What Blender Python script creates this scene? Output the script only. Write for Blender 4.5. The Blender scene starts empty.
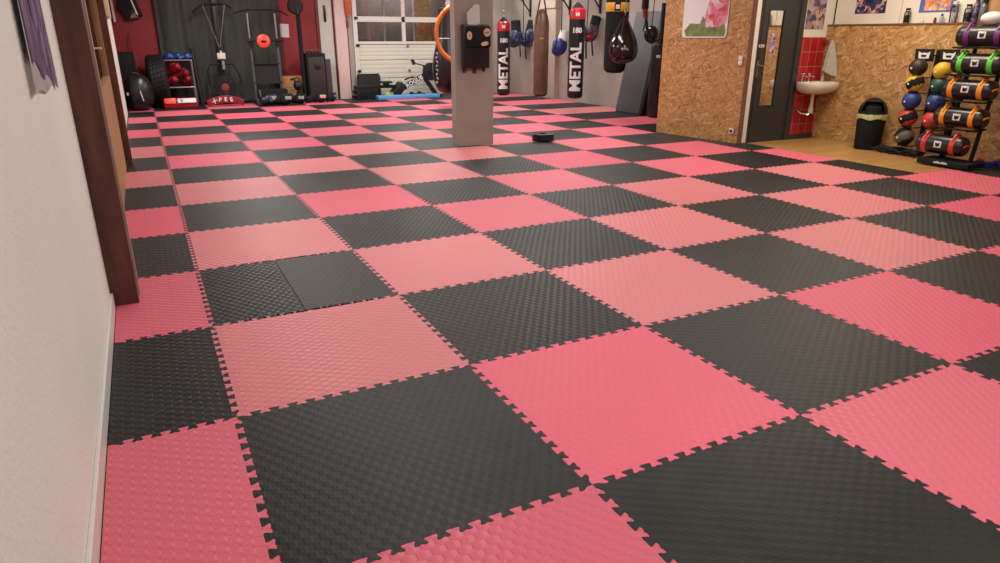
import bpy, bmesh, math, random
from mathutils import Vector, Matrix, Euler
PI = math.pi
C = bpy.context.scene.collection
SC = bpy.context.scene

# ---------------------------------------------------------------- camera
cam_d = bpy.data.cameras.new('camera'); cam = bpy.data.objects.new('camera', cam_d); C.objects.link(cam)
YAW, PITCH, ROLL = math.radians(26.937), math.radians(19.886), math.radians(0.0906)
F_ = Vector((math.sin(YAW)*math.cos(PITCH), math.cos(YAW)*math.cos(PITCH), -math.sin(PITCH)))
R0 = Vector((math.cos(YAW), -math.sin(YAW), 0)); U0 = R0.cross(F_)
R_ = math.cos(ROLL)*R0 + math.sin(ROLL)*U0; U_ = -math.sin(ROLL)*R0 + math.cos(ROLL)*U0
mw = Matrix((R_, U_, -F_)).transposed().to_4x4(); mw.translation = Vector((-0.163, -2.616, 1.441))
cam.matrix_world = mw
cam_d.sensor_width = 36; cam_d.lens = 678.8/1000*36; cam_d.clip_start = 0.02; cam_d.clip_end = 60
SC.camera = cam
# ---------------------------------------------------------------- world, exposure, lights
w = bpy.data.worlds.new('world'); SC.world = w; w.use_nodes = True
w.node_tree.nodes['Background'].inputs[0].default_value = (0.02, 0.025, 0.035, 1)
w.node_tree.nodes['Background'].inputs[1].default_value = 0.3
SC.view_settings.view_transform = 'Standard'; SC.view_settings.look = 'None'
SC.view_settings.gamma = 1; SC.view_settings.use_curve_mapping = False
SC.view_settings.exposure = 0.0
def area(name, loc, sx, sy, power, col):
    l = bpy.data.lights.new(name, 'AREA'); l.shape = 'RECTANGLE'; l.size = sx; l.size_y = sy
    l.energy = power; l.color = col
    o = bpy.data.objects.new(name, l); o.location = loc; C.objects.link(o); return o
NEUT = (1.0, 0.965, 0.91); WARM = (1.0, 0.86, 0.66)
for (x, y, p) in [(1.6, -2.2, 74), (1.6, 2.2, 68), (1.6, 6.6, 66), (1.6, 11.6, 125),
                  (5.2, -2.2, 56), (5.2, 2.2, 60), (5.2, 6.6, 84), (5.2, 11.6, 135), (7.4, 8.4, 62), (7.9, 12.6, 66)]:
    area('ceiling_lamp', (x, y, 3.02), 0.3, 2.4, p, NEUT)
area('ceiling_lamp', (7.7, 2.9, 3.02), 0.3, 1.5, 74, WARM)
area('outside_fill', (6.0, 15.2, 3.0), 1.6, 0.3, 110, NEUT)  # added fill light without a known source, brightens what stands behind the garage windows

# ---------------------------------------------------------------- materials
def newmat(name):
    m = bpy.data.materials.new(name); m.use_nodes = True
    nt = m.node_tree; return m, nt, nt.nodes['Principled BSDF']
def lk(nt, a, b): nt.links.new(a, b)
def math_(nt, op, a, b=None, c=None):
    n = nt.nodes.new('ShaderNodeMath'); n.operation = op
    for i, v in enumerate((a, b, c)):
        if v is None: continue
        if isinstance(v, (int, float)): n.inputs[i].default_value = v
        else: lk(nt, v, n.inputs[i])
    return n.outputs[0]
def ramp(nt, fac, stops):
    n = nt.nodes.new('ShaderNodeValToRGB'); cr = n.color_ramp
    while len(cr.elements) < len(stops): cr.elements.new(0.5)
    for e, (p, c) in zip(cr.elements, stops): e.position = p; e.color = (*c, 1)
    lk(nt, fac, n.inputs[0]); return n.outputs[0]
def noise(nt, vec, scale, detail=3, rough=0.5):
    n = nt.nodes.new('ShaderNodeTexNoise'); n.inputs['Scale'].default_value = scale
    n.inputs['Detail'].default_value = detail; n.inputs['Roughness'].default_value = rough
    if vec is not None: lk(nt, vec, n.inputs['Vector'])
    return n
def objco(nt): return nt.nodes.new('ShaderNodeTexCoord').outputs['Object']
def bump(nt, b, h, strength, dist):
    n = nt.nodes.new('ShaderNodeBump'); n.inputs['Strength'].default_value = strength
    n.inputs['Distance'].default_value = dist; lk(nt, h, n.inputs['Height']); lk(nt, n.outputs[0], b.inputs['Normal'])
def mapping(nt, vec, scale=(1, 1, 1), rot=(0, 0, 0)):
    n = nt.nodes.new('ShaderNodeMapping'); n.inputs['Scale'].default_value = scale; n.inputs['Rotation'].default_value = rot
    lk(nt, vec, n.inputs['Vector']); return n.outputs[0]

def plain(name, col, rough=0.5, metal=0.0, vary=0.12, nscale=14, bumpd=0.0, spec=0.5, coat=0.0):
    m, nt, b = newmat(name); co = objco(nt)
    n = noise(nt, co, nscale, 4)
    c0 = tuple(max(0, c*(1-vary)) for c in col); c1 = tuple(min(1, c*(1+vary)) for c in col)
    lk(nt, ramp(nt, n.outputs['Fac'], [(0.3, c0), (0.7, c1)]), b.inputs['Base Color'])
    b.inputs['Roughness'].default_value = rough; b.inputs['Metallic'].default_value = metal
    b.inputs['Specular IOR Level'].default_value = spec; b.inputs['Coat Weight'].default_value = coat
    if bumpd: bump(nt, b, noise(nt, co, nscale*6, 3).outputs['Fac'], 0.5, bumpd)
    return m

BLACK = plain('black_plastic', (0.011, 0.011, 0.012), 0.5, spec=0.35)
BLACKM = plain('black_matte', (0.010, 0.010, 0.011), 0.8, spec=0.25)
LEATHER = plain('black_leather', (0.010, 0.010, 0.012), 0.32, bumpd=0.001)
GLOSSB = plain('black_gloss_leather', (0.007, 0.005, 0.0055), 0.13, coat=0.2)
DARKM = plain('dark_metal', (0.03, 0.03, 0.032), 0.35, 0.7)
CHROME = plain('chrome', (0.7, 0.7, 0.7), 0.18, 1.0)
STEEL = plain('brushed_steel', (0.35, 0.35, 0.35), 0.35, 0.9)
WHITE = plain('white_plastic', (0.62, 0.60, 0.56), 0.4, vary=0.04)
WHITEP = plain('white_print', (0.70, 0.68, 0.66), 0.5, vary=0.03)
PORC = plain('white_porcelain', (0.66, 0.62, 0.54), 0.08, vary=0.02, coat=0.6)
REDV = plain('red_vinyl', (0.42, 0.012, 0.022), 0.3)
DREDV = plain('dark_red_vinyl', (0.22, 0.008, 0.018), 0.35)
BRED = plain('bright_red_leather', (0.55, 0.035, 0.035), 0.4, bumpd=0.001)
ORANGE = plain('orange_plastic', (0.70, 0.17, 0.015), 0.4)
REDOR = plain('orange_red_plastic', (0.85, 0.07, 0.03), 0.45)
BROWNL = plain('brown_leather', (0.12, 0.058, 0.034), 0.42, vary=0.25, nscale=5, bumpd=0.001)
DBROWNL = plain('dark_brown_strap', (0.035, 0.02, 0.013), 0.5)
BLUE = plain('blue_rubber', (0.012, 0.04, 0.19), 0.5)
GBLUE = plain('glove_blue', (0.010, 0.028, 0.17), 0.4)
LBLUE = plain('light_blue_foam', (0.09, 0.30, 0.62), 0.6)
YEL = plain('yellow_rubber', (0.62, 0.40, 0.02), 0.5)
GREEN = plain('dark_green_rubber', (0.012, 0.07, 0.045), 0.5)
LIME = plain('lime_strap', (0.10, 0.55, 0.03), 0.5)
LIMESH = plain('lime_fabric', (0.35, 0.45, 0.04), 0.6)
PURP = plain('purple_strap', (0.13, 0.02, 0.16), 0.5)
AMBER = plain('amber_strap', (0.75, 0.26, 0.01), 0.5)
REDBALL = plain('red_rubber', (0.52, 0.035, 0.03), 0.5)
GREYF = plain('grey_foam', (0.024, 0.025, 0.026), 0.8, nscale=4, spec=0.25)
GREYV = plain('grey_vinyl_pad', (0.075, 0.078, 0.082), 0.5, nscale=3)
TAUPE = plain('taupe_paint', (0.33, 0.29, 0.25), 0.75, vary=0.10, nscale=2.5, bumpd=0.001)
PILL = plain('pillar_paint', (0.32, 0.285, 0.24), 0.7, vary=0.10, nscale=3, bumpd=0.001)
BEIGE = plain('beige_paint', (0.42, 0.35, 0.28), 0.6, vary=0.05)
PINKW = plain('pinkish_white_paint', (0.60, 0.46, 0.42), 0.5, vary=0.04)
OFFW = plain('off_white_paint', (0.50, 0.52, 0.46), 0.5, vary=0.05)
CREAM = plain('cream_paint', (0.48, 0.38, 0.26), 0.5, vary=0.06)
REDWALL = plain('red_wall_paint', (0.24, 0.014, 0.018), 0.6, vary=0.10, nscale=2)
REDTRIM = plain('red_trim_paint', (0.17, 0.012, 0.018), 0.5)
WALLR = plain('white_wall_paint', (0.66, 0.62, 0.54), 0.7, vary=0.03, nscale=3)
SHUT = plain('garage_panel', (0.60, 0.60, 0.50), 0.45, vary=0.04, nscale=2)
CEIL = plain('ceiling_paint', (0.62, 0.60, 0.56), 0.8, vary=0.04)
ANTH = plain('anthracite_door_paint', (0.028, 0.030, 0.031), 0.4, vary=0.05)
PAPER = plain('paper', (0.62, 0.58, 0.56), 0.8, vary=0.03)
TOWEL = plain('grey_towel', (0.36, 0.34, 0.31), 0.95, bumpd=0.003, nscale=20)
SUBF = plain('dark_subfloor', (0.03, 0.03, 0.03), 0.7)
OUTSIDE = plain('outside_night', (0.085, 0.068, 0.062), 0.8, vary=0.3, nscale=1.5)
LINER = plain('pale_green_bin_liner', (0.42, 0.45, 0.20), 0.35, vary=0.35, nscale=40)
GOLDN = plain('gold_label', (0.45, 0.25, 0.03), 0.4)
SKINP = plain('cream_print', (0.62, 0.44, 0.30), 0.5, vary=0.1)

def glass_mat(name, tint, gl=0.12, rough=0.03):
    m = bpy.data.materials.new(name); m.use_nodes = True; nt = m.node_tree; nt.nodes.clear()
    o = nt.nodes.new('ShaderNodeOutputMaterial'); mix = nt.nodes.new('ShaderNodeMixShader')
    t = nt.nodes.new('ShaderNodeBsdfTransparent'); g = nt.nodes.new('ShaderNodeBsdfGlossy'); f = nt.nodes.new('ShaderNodeFresnel')
    t.inputs[0].default_value = (*tint, 1); g.inputs['Roughness'].default_value = rough; f.inputs[0].default_value = 1.5
    fa = math_(nt, 'ADD', f.outputs[0], gl)
    lk(nt, fa, mix.inputs[0]); lk(nt, t.outputs[0], mix.inputs[1]); lk(nt, g.outputs[0], mix.inputs[2]); lk(nt, mix.outputs[0], o.inputs[0])
    return m
GLASS = glass_mat('window_glass', (0.75, 0.75, 0.75), 0.05)
CLEAR = glass_mat('clear_plastic', (0.90, 0.90, 0.92), 0.06, 0.1)
MIRROR = plain('mirror_glass', (0.82, 0.80, 0.76), 0.015, 1.0, vary=0.01)

# foam mats: woven relief of staggered blocks, in two directions of lay
def mat_foam(name, col, rough, flip, relief, dust):
    m, nt, b = newmat(name); co = objco(nt)
    sep = nt.nodes.new('ShaderNodeSeparateXYZ'); lk(nt, co, sep.inputs[0])
    X, Y = (sep.outputs[1], sep.outputs[0]) if flip else (sep.outputs[0], sep.outputs[1])
    sx = math_(nt, 'SINE', math_(nt, 'MULTIPLY', X, PI/0.036)); sy = math_(nt, 'SINE', math_(nt, 'MULTIPLY', Y, PI/0.0235))
    h = math_(nt, 'MULTIPLY', sx, sy); h = math_(nt, 'MULTIPLY', h, 3.2)
    h = math_(nt, 'MINIMUM', math_(nt, 'MAXIMUM', h, -1), 1)
    rib = math_(nt, 'SINE', math_(nt, 'MULTIPLY', X, PI*2/0.0052))
    hh = math_(nt, 'ADD', h, math_(nt, 'MULTIPLY', math_(nt, 'MULTIPLY', rib, math_(nt, 'ADD', h, 1.0)), 0.14))
    bump(nt, b, hh, relief, 0.0014)
    geo = nt.nodes.new('ShaderNodeNewGeometry').outputs['Position']
    n1 = noise(nt, geo, 1.3, 5, 0.6); n2 = noise(nt, geo, 9, 4, 0.6)
    rnd = nt.nodes.new('ShaderNodeObjectInfo').outputs['Random']
    fac = math_(nt, 'ADD', math_(nt, 'MULTIPLY', n1.outputs['Fac'], 0.7), math_(nt, 'MULTIPLY', n2.outputs['Fac'], 0.3))
    fac = math_(nt, 'ADD', fac, math_(nt, 'MULTIPLY', math_(nt, 'SUBTRACT', rnd, 0.5), 0.18))
    dc = tuple(c + (d-c)*dust for c, d in zip(col, (0.30, 0.28, 0.27)))
    base = ramp(nt, fac, [(0.35, col), (0.62, dc)])
    hs = nt.nodes.new('ShaderNodeHueSaturation'); hs.inputs['Saturation'].default_value = 1.0
    lk(nt, base, hs.inputs['Color']); lk(nt, math_(nt, 'ADD', 0.92, math_(nt, 'MULTIPLY', rnd, 0.16)), hs.inputs['Value'])
    lk(nt, hs.outputs[0], b.inputs['Base Color'])
    lk(nt, math_(nt, 'ADD', math_(nt, 'MULTIPLY', h, 0.09*relief), math_(nt, 'ADD', rough-0.08, math_(nt, 'MULTIPLY', n1.outputs['Fac'], 0.16))), b.inputs['Roughness'])
    b.inputs['Specular IOR Level'].default_value = 0.23
    return m
MATS = {}
for fl in (0, 1):
    MATS['hot', fl] = mat_foam('hot_pink_foam', (0.67, 0.112, 0.168), 0.50, fl, 0.45, 0.04)
    MATS['mid', fl] = mat_foam('pink_foam', (0.64, 0.122, 0.172), 0.48, fl, 0.75, 0.07)
    MATS['sal', fl] = mat_foam('salmon_foam', (0.64, 0.188, 0.205), 0.45, fl, 0.65, 0.10)
    MATS['blk', fl] = mat_foam('black_foam', (0.0095, 0.0112, 0.0100), 0.49, fl, 0.70, 0.03)
    MATS['bls', fl] = mat_foam('worn_black_foam', (0.0098, 0.0114, 0.0100), 0.50, fl, 0.28, 0.05)

def osb_mat(name, tone=(1, 1, 1)):
    m, nt, b = newmat(name); co = objco(nt)
    warp = noise(nt, co, 6, 2)
    mx = nt.nodes.new('ShaderNodeVectorMath'); mx.operation = 'MULTIPLY_ADD'
    lk(nt, warp.outputs['Color'], mx.inputs[0]); mx.inputs[1].default_value = (0.10, 0.10, 0.10); lk(nt, co, mx.inputs[2])
    cols = []; masks = []
    for k, (a, sc) in enumerate([(20, (11, 11, 52)), (-52, (12, 12, 50)), (86, (12, 12, 56))]):
        r = math.radians(a)
        v = mapping(nt, mapping(nt, mx.outputs[0], (1, 1, 1), (r, 0, 0)), sc)
        vo = nt.nodes.new('ShaderNodeTexVoronoi'); vo.inputs['Scale'].default_value = 1.0; lk(nt, v, vo.inputs['Vector'])
        cols.append(vo.outputs['Color']); masks.append(vo.outputs['Distance'])
    def red(c):
        s = nt.nodes.new('ShaderNodeSeparateColor'); lk(nt, c, s.inputs[0]); return s.outputs
    a, bb, cc = red(cols[0]), red(cols[1]), red(cols[2])
    m1 = math_(nt, 'GREATER_THAN', a[1], 0.55); m2 = math_(nt, 'GREATER_THAN', bb[1], 0.5)
    v = math_(nt, 'ADD', math_(nt, 'MULTIPLY', a[0], m1), math_(nt, 'MULTIPLY', math_(nt, 'SUBTRACT', 1, m1),
        math_(nt, 'ADD', math_(nt, 'MULTIPLY', bb[0], m2), math_(nt, 'MULTIPLY', cc[0], math_(nt, 'SUBTRACT', 1, m2)))))
    T = lambda c: tuple(x*t for x, t in zip(c, tone))
    col = ramp(nt, v, [(0.0, T((0.24, 0.115, 0.036))), (0.25, T((0.38, 0.20, 0.068))), (0.8, T((0.47, 0.27, 0.10))), (1.0, T((0.60, 0.40, 0.19)))])
    lk(nt, col, b.inputs['Base Color']); b.inputs['Roughness'].default_value = 0.55
    bump(nt, b, v, 0.3, 0.002)
    return m
OSB = osb_mat('chipboard'); OSBP = osb_mat('chipboard_pale', (1.0, 0.92, 0.85)); OSBD = osb_mat('chipboard_old', (0.9, 0.85, 0.8))

def wood_mat(name, cols, scale, rough, planks=None, vec_rot=(0, 0, 0), bumpd=0.002):
    m, nt, b = newmat(name); co = mapping(nt, objco(nt), scale, vec_rot)
    n = noise(nt, co, 1.0, 6, 0.6); lk(nt, ramp(nt, n.outputs['Fac'], [(0.3, cols[0]), (0.55, cols[1]), (0.75, cols[2])]), b.inputs['Base Color'])
    b.inputs['Roughness'].default_value = rough; bump(nt, b, n.outputs['Fac'], 0.4, bumpd)
    return m
DWOOD = wood_mat('dark_stained_wood', ((0.055, 0.018, 0.010), (0.10, 0.036, 0.021), (0.145, 0.055, 0.032)), (14, 14, 2.2), 0.45)
TANW = wood_mat('light_wood', ((0.30, 0.15, 0.055), (0.40, 0.22, 0.09), (0.48, 0.28, 0.13)), (12, 12, 1.5), 0.5)
BRNW = wood_mat('brown_wood', ((0.10, 0.04, 0.016), (0.17, 0.075, 0.03), (0.22, 0.10, 0.045)), (3, 30, 30), 0.5)
def floorwood():
    m, nt, b = newmat('wood_floor_boards'); co = objco(nt)
    br = nt.nodes.new('ShaderNodeTexBrick'); br.offset = 0.37; br.inputs['Scale'].default_value = 1
    br.inputs['Brick Width'].default_value = 1.1; br.inputs['Row Height'].default_value = 0.09; br.inputs['Mortar Size'].default_value = 0.002
    br.inputs['Color1'].default_value = (0.52, 0.29, 0.11, 1); br.inputs['Color2'].default_value = (0.44, 0.24, 0.085, 1); br.inputs['Mortar'].default_value = (0.10, 0.05, 0.02, 1)
    lk(nt, co, br.inputs['Vector'])
    n = noise(nt, mapping(nt, co, (3, 26, 1)), 1, 5)
    mx = nt.nodes.new('ShaderNodeMixRGB'); mx.blend_type = 'MULTIPLY'; mx.inputs[0].default_value = 0.5
    lk(nt, br.outputs['Color'], mx.inputs[1]); lk(nt, ramp(nt, n.outputs['Fac'], [(0.3, (0.7, 0.7, 0.7)), (0.7, (1, 1, 1))]), mx.inputs[2])
    lk(nt, mx.outputs[0], b.inputs['Base Color']); b.inputs['Roughness'].default_value = 0.28
    return m
WFLOOR = floorwood()
def tiles():
    m, nt, b = newmat('red_wall_tiles'); co = mapping(nt, objco(nt), (1, 1, 1), (PI/2, 0, 0))
    br = nt.nodes.new('ShaderNodeTexBrick'); br.offset = 0; br.inputs['Scale'].default_value = 1
    br.inputs['Brick Width'].default_value = 0.15; br.inputs['Row Height'].default_value = 0.205; br.inputs['Mortar Size'].default_value = 0.003
    br.inputs['Color1'].default_value = (0.40, 0.016, 0.020, 1); br.inputs['Color2'].default_value = (0.34, 0.013, 0.017, 1); br.inputs['Mortar'].default_value = (0.45, 0.20, 0.17, 1)
    lk(nt, co, br.inputs['Vector']); lk(nt, br.outputs['Color'], b.inputs['Base Color']); b.inputs['Roughness'].default_value = 0.15
    return m
TILE = tiles()
def plaster():
    m, nt, b = newmat('left_wall_plaster'); co = objco(nt)
    n = noise(nt, co, 1.2, 4); lk(nt, ramp(nt, n.outputs['Fac'], [(0.3, (0.70, 0.715, 0.645)), (0.7, (0.75, 0.765, 0.69))]), b.inputs['Base Color'])
    b.inputs['Roughness'].default_value = 0.7; bump(nt, b, noise(nt, co, 55, 4, 0.6).outputs['Fac'], 0.6, 0.004)
    return m
PLAST = plaster()
def curtain_mat():
    m, nt, b = newmat('dark_green_grey_curtain'); n = noise(nt, mapping(nt, objco(nt), (9, 9, 0.8)), 1, 3)
    lk(nt, ramp(nt, n.outputs['Fac'], [(0.35, (0.078, 0.086, 0.076)), (0.7, (0.108, 0.117, 0.103))]), b.inputs['Base Color']); b.inputs['Roughness'].default_value = 0.75
    return m
CURT = curtain_mat()
def art(name, palette, scale, stretch=(1, 1, 1), rough=0.35):
    m, nt, b = newmat(name); co = objco(nt); wn = noise(nt, co, 5, 2)
    mx = nt.nodes.new('ShaderNodeVectorMath'); mx.operation = 'MULTIPLY_ADD'
    lk(nt, wn.outputs['Color'], mx.inputs[0]); mx.inputs[1].default_value = (0.25, 0.25, 0.25); lk(nt, co, mx.inputs[2])
    vo = nt.nodes.new('ShaderNodeTexVoronoi'); vo.inputs['Scale'].default_value = scale; lk(nt, mapping(nt, mx.outputs[0], stretch), vo.inputs['Vector'])
    s = nt.nodes.new('ShaderNodeSeparateColor'); lk(nt, vo.outputs['Color'], s.inputs[0])
    n = len(palette); col = ramp(nt, s.outputs[0], [((i+0.5)/n, c) for i, c in enumerate(palette)])
    lk(nt, col, b.inputs['Base Color']); b.inputs['Roughness'].default_value = rough
    return m
ART_PUR = art('purple_poster_print', [(0.20, 0.08, 0.30), (0.62, 0.54, 0.62), (0.30, 0.12, 0.40), (0.16, 0.13, 0.20), (0.45, 0.26, 0.50)], 13, (1, 2.5, 0.8))
ART_A = art('dark_violet_gold_print', [(0.06, 0.03, 0.08), (0.40, 0.34, 0.36), (0.16, 0.05, 0.10), (0.05, 0.05, 0.12), (0.50, 0.30, 0.08), (0.30, 0.25, 0.32)], 18)
ART_B = art('navy_red_print', [(0.012, 0.016, 0.06), (0.03, 0.04, 0.12), (0.40, 0.03, 0.04), (0.55, 0.40, 0.34), (0.015, 0.02, 0.08)], 16)
ART_C = art('orange_blue_print', [(0.60, 0.16, 0.03), (0.62, 0.35, 0.16), (0.45, 0.05, 0.03), (0.65, 0.5, 0.4), (0.10, 0.14, 0.30)], 22)
ART_D = art('black_white_red_print', [(0.01, 0.01, 0.01), (0.015, 0.015, 0.02), (0.02, 0.02, 0.02), (0.4, 0.36, 0.36), (0.15, 0.02, 0.03)], 12)
ART_E = art('lilac_print', [(0.25, 0.12, 0.40), (0.50, 0.42, 0.60), (0.35, 0.20, 0.45), (0.55, 0.5, 0.5)], 30)
GLOVEMIX = art('red_blue_glove_vinyl', [(0.16, 0.015, 0.02), (0.02, 0.04, 0.20), (0.01, 0.01, 0.02), (0.10, 0.015, 0.02), (0.20, 0.19, 0.22)], 14)
CAMOB = art('blue_camo_vinyl', [(0.012, 0.03, 0.12), (0.03, 0.04, 0.13), (0.01, 0.01, 0.02), (0.14, 0.14, 0.20), (0.01, 0.012, 0.03)], 18)
SPECK = art('purple_speckled_plastic', [(0.02, 0.01, 0.03), (0.05, 0.02, 0.08), (0.25, 0.2, 0.3), (0.03, 0.02, 0.05)], 60)

# ---------------------------------------------------------------- mesh helpers
def TR(loc=(0, 0, 0), rot=(0, 0, 0)): return Matrix.Translation(loc) @ Euler(rot).to_matrix().to_4x4()
class MB:
    def __init__(s): s.b = bmesh.new()
    def box(s, c, d, rot=(0, 0, 0), bev=0.0):
        t = bmesh.new(); bmesh.ops.create_cube(t, size=1)
        bmesh.ops.scale(t, vec=d, verts=t.verts)
        if bev: bmesh.ops.bevel(t, geom=list(t.edges), offset=bev, segments=2, affect='EDGES', profile=0.6)
        s.add(t, TR(c, rot)); return s
    def add(s, t, m=None):
        if m is not None: bmesh.ops.transform(t, matrix=m, verts=t.verts)
        me = bpy.data.meshes.new('tmp'); t.to_mesh(me); t.free(); s.b.from_mesh(me); bpy.data.meshes.remove(me)
    def bb(s, a, b2, bev=0.0):
        return s.box([(x+y)/2 for x, y in zip(a, b2)], [abs(y-x) for x, y in zip(a, b2)], bev=bev)
    def cyl(s, p0, p1, r, r2=None, seg=20):
        p0, p1 = Vector(p0), Vector(p1); d = p1-p0; t = bmesh.new()
        bmesh.ops.create_cone(t, cap_ends=True, segments=seg, radius1=r, radius2=r if r2 is None else r2, depth=d.length)
        s.add(t, Matrix.Translation((p0+p1)/2) @ Vector((0, 0, 1)).rotation_difference(d).to_matrix().to_4x4()); return s
    def tube(s, pts, r, seg=8, closed=False):
        pts = [Vector(p) for p in pts]; n = len(pts); rings = []; t = bmesh.new(); prev = None
        for i, p in enumerate(pts):
            a = pts[(i-1) % n] if (closed or i) else p; c = pts[(i+1) % n] if (closed or i < n-1) else p
            d = (c-a).normalized()
            if prev is None: prev = d.orthogonal().normalized()
            u = (prev - d*prev.dot(d)).normalized(); prev = u; v = d.cross(u)
            rr = r[i] if isinstance(r, (list, tuple)) else r
            rings.append([t.verts.new(p + (u*math.cos(2*PI*k/seg) + v*math.sin(2*PI*k/seg))*rr) for k in range(seg)])
        for i in range(n if closed else n-1):
            A, B = rings[i], rings[(i+1) % n]
            for k in range(seg): t.faces.new((A[k], A[(k+1) % seg], B[(k+1) % seg], B[k]))
        if not closed: t.faces.new(rings[0][::-1]); t.faces.new(rings[-1])
        s.add(t); return s
    def lathe(s, prof, m=None, seg=28, sx=1, sy=1):
        t = bmesh.new(); rings = []
        for r, z in prof: rings.append([t.verts.new((r*math.cos(2*PI*k/seg)*sx, r*math.sin(2*PI*k/seg)*sy, z)) for k in range(seg)])
        for A, B in zip(rings, rings[1:]):
            for k in range(seg): t.faces.new((A[k], A[(k+1) % seg], B[(k+1) % seg], B[k]))
        t.faces.new(rings[0][::-1]); t.faces.new(rings[-1])
        s.add(t, m); return s
    def ell(s, c, r, rot=(0, 0, 0), u=20, v=12):
        t = bmesh.new(); bmesh.ops.create_uvsphere(t, u_segments=u, v_segments=v, radius=1)
        bmesh.ops.scale(t, vec=r, verts=t.verts); s.add(t, TR(c, rot)); return s
    def prism(s, poly, h, m=None):          # polygon in x,y extruded along z by h
        t = bmesh.new(); vs = [t.verts.new((x, y, 0)) for x, y in poly]; f = t.faces.new(vs)
        r = bmesh.ops.extrude_face_region(t, geom=[f]); bmesh.ops.translate(t, vec=(0, 0, h), verts=[e for e in r['geom'] if isinstance(e, bmesh.types.BMVert)])
        bmesh.ops.recalc_face_normals(t, faces=t.faces); s.add(t, m); return s
    def build(s, name, mat, parent=None, smooth=True, loc=None, rot=None):
        me = bpy.data.meshes.new(name); bmesh.ops.recalc_face_normals(s.b, faces=s.b.faces); s.b.to_mesh(me); s.b.free()
        me.materials.append(mat)
        if smooth:
            me.polygons.foreach_set('use_smooth', [True]*len(me.polygons)); me.set_sharp_from_angle(angle=math.radians(38))
        o = bpy.data.objects.new(name, me); C.objects.link(o)
        if parent is not None: o.parent = parent
        if loc is not None: o.location = loc
        if rot is not None: o.rotation_euler = rot
        return o
def tag(o, label, cat, group=None):
    o['label'] = label; o['category'] = cat
    if group: o['group'] = group
    return o
def thing(name, label, cat, loc=(0, 0, 0), rotz=0, group=None, rot=None):
    o = bpy.data.objects.new(name, None); C.objects.link(o); o.location = loc
    o.rotation_euler = rot if rot else (0, 0, rotz); o.empty_display_size = 0.1
    return tag(o, label, cat, group)
def struct(o): o['kind'] = 'structure'; return o
def dup(root, loc, rot=None, label=None):
    r = root.copy(); C.objects.link(r); r.location = loc
    if rot: r.rotation_euler = rot
    if label: r['label'] = label
    for ch in list(root.children):
        c = ch.copy(); C.objects.link(c); c.parent = r
        for g in ch.children:
            d = g.copy(); C.objects.link(d); d.parent = c
    return r
def text_mesh(body, size, thick, name, mat, parent, m, bend=None, squash=(1, 1), bold=0.0):
    """raised lettering; m places it (text lies in x,y facing +z); bend wraps x around a cylinder of that radius whose axis is y"""
    cu = bpy.data.curves.new(name, 'FONT'); cu.body = body; cu.size = size; cu.align_x = 'CENTER'; cu.align_y = 'CENTER'
    cu.extrude = thick/2; cu.offset = bold; cu.resolution_u = 2
    to = bpy.data.objects.new('tmp', cu); C.objects.link(to)
    bpy.context.view_layer.update()
    me = bpy.data.meshes.new_from_object(to.evaluated_get(bpy.context.evaluated_depsgraph_get()))
    bpy.data.objects.remove(to); bpy.data.curves.remove(cu)
    if bend:
        bt = bmesh.new(); bt.from_mesh(me); bmesh.ops.triangulate(bt, faces=bt.faces)
        for _ in range(6):
            es = [e for e in bt.edges if e.calc_length() > max(0.012, size*0.07)]
            if not es: break
            bmesh.ops.subdivide_edges(bt, edges=es, cuts=1); bmesh.ops.triangulate(bt, faces=[f for f in bt.faces if len(f.verts) > 3])
        bt.to_mesh(me); bt.free()
    for v in me.vertices:
        x, y, z = v.co; x *= squash[0]; y *= squash[1]
        if bend: 
            ax, r = bend
            if ax == 'y': a = x/r; x, z = math.sin(a)*(r+z), math.cos(a)*(r+z)-r
            else: a = y/r; y, z = math.sin(a)*(r+z), math.cos(a)*(r+z)-r
        v.co = m @ Vector((x, y, z))
    me.materials.clear(); me.materials.append(mat); me.name = name
    o = bpy.data.objects.new(name, me); C.objects.link(o)
    if parent is not None: o.parent = parent
    return o

# ---------------------------------------------------------------- the room shell
ZC = 3.1
struct(MB().bb((-1.4, -5, -0.14), (9.1, 14.9, -0.022)).build('floor', SUBF, smooth=False))
struct(MB().bb((7.42, 1.9, -0.0215), (8.9, 4.62, -0.012)).build('floor_boards', WFLOOR, smooth=False))
struct(MB().bb((-1.4, -5.1, ZC), (9.1, 15.9, ZC+0.1)).build('ceiling', CEIL, smooth=False))
struct(MB().bb((-0.68, -5, -0.02), (-0.502, 1.56, ZC)).build('wall_left', PLAST, smooth=False))
struct(MB().bb((-0.502, -5, -0.02), (-0.487, 1.53, 0.085), bev=0.004).build('baseboard_left', WHITE, smooth=False))
struct(MB().bb((-0.68, 6.58, -0.02), (-0.50, 13.0, ZC)).bb((-1.4, 12.9, -0.02), (-0.68, 13.0, ZC)).bb((-0.68, 1.56, 2.5), (-0.5, 6.6, ZC)).build('wall_left_far', WALLR, smooth=False))
struct(MB().bb((-1.4, 13.0, -0.02), (-1.25, 14.6, ZC)).build('wall_left_alcove', REDWALL, smooth=False))
struct(MB().bb((-1.4, -5.1, -0.02), (9.1, -5, ZC)).build('wall_front', TAUPE, smooth=False))
struct(MB().bb((-1.4, 14.6, -0.02), (3.76, 14.75, ZC)).build('wall_back', REDWALL, smooth=False))
struct(MB().bb((4.09, 14.55, -0.02), (4.13, 14.75, ZC)).bb((4.40, 14.5, -0.02), (4.44, 14.75, ZC)).bb((3.72, 14.57, -0.02), (3.78, 14.75, ZC)).build('trim_1', REDTRIM, smooth=False))
struct(MB().bb((3.78, 14.55, -0.02), (4.09, 14.75, ZC)).build('wall_back_post', OFFW, smooth=False))
struct(MB().bb((4.13, 14.45, -0.02), (4.40, 14.75, ZC)).build('wall_back_column', PINKW, smooth=False))
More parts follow.
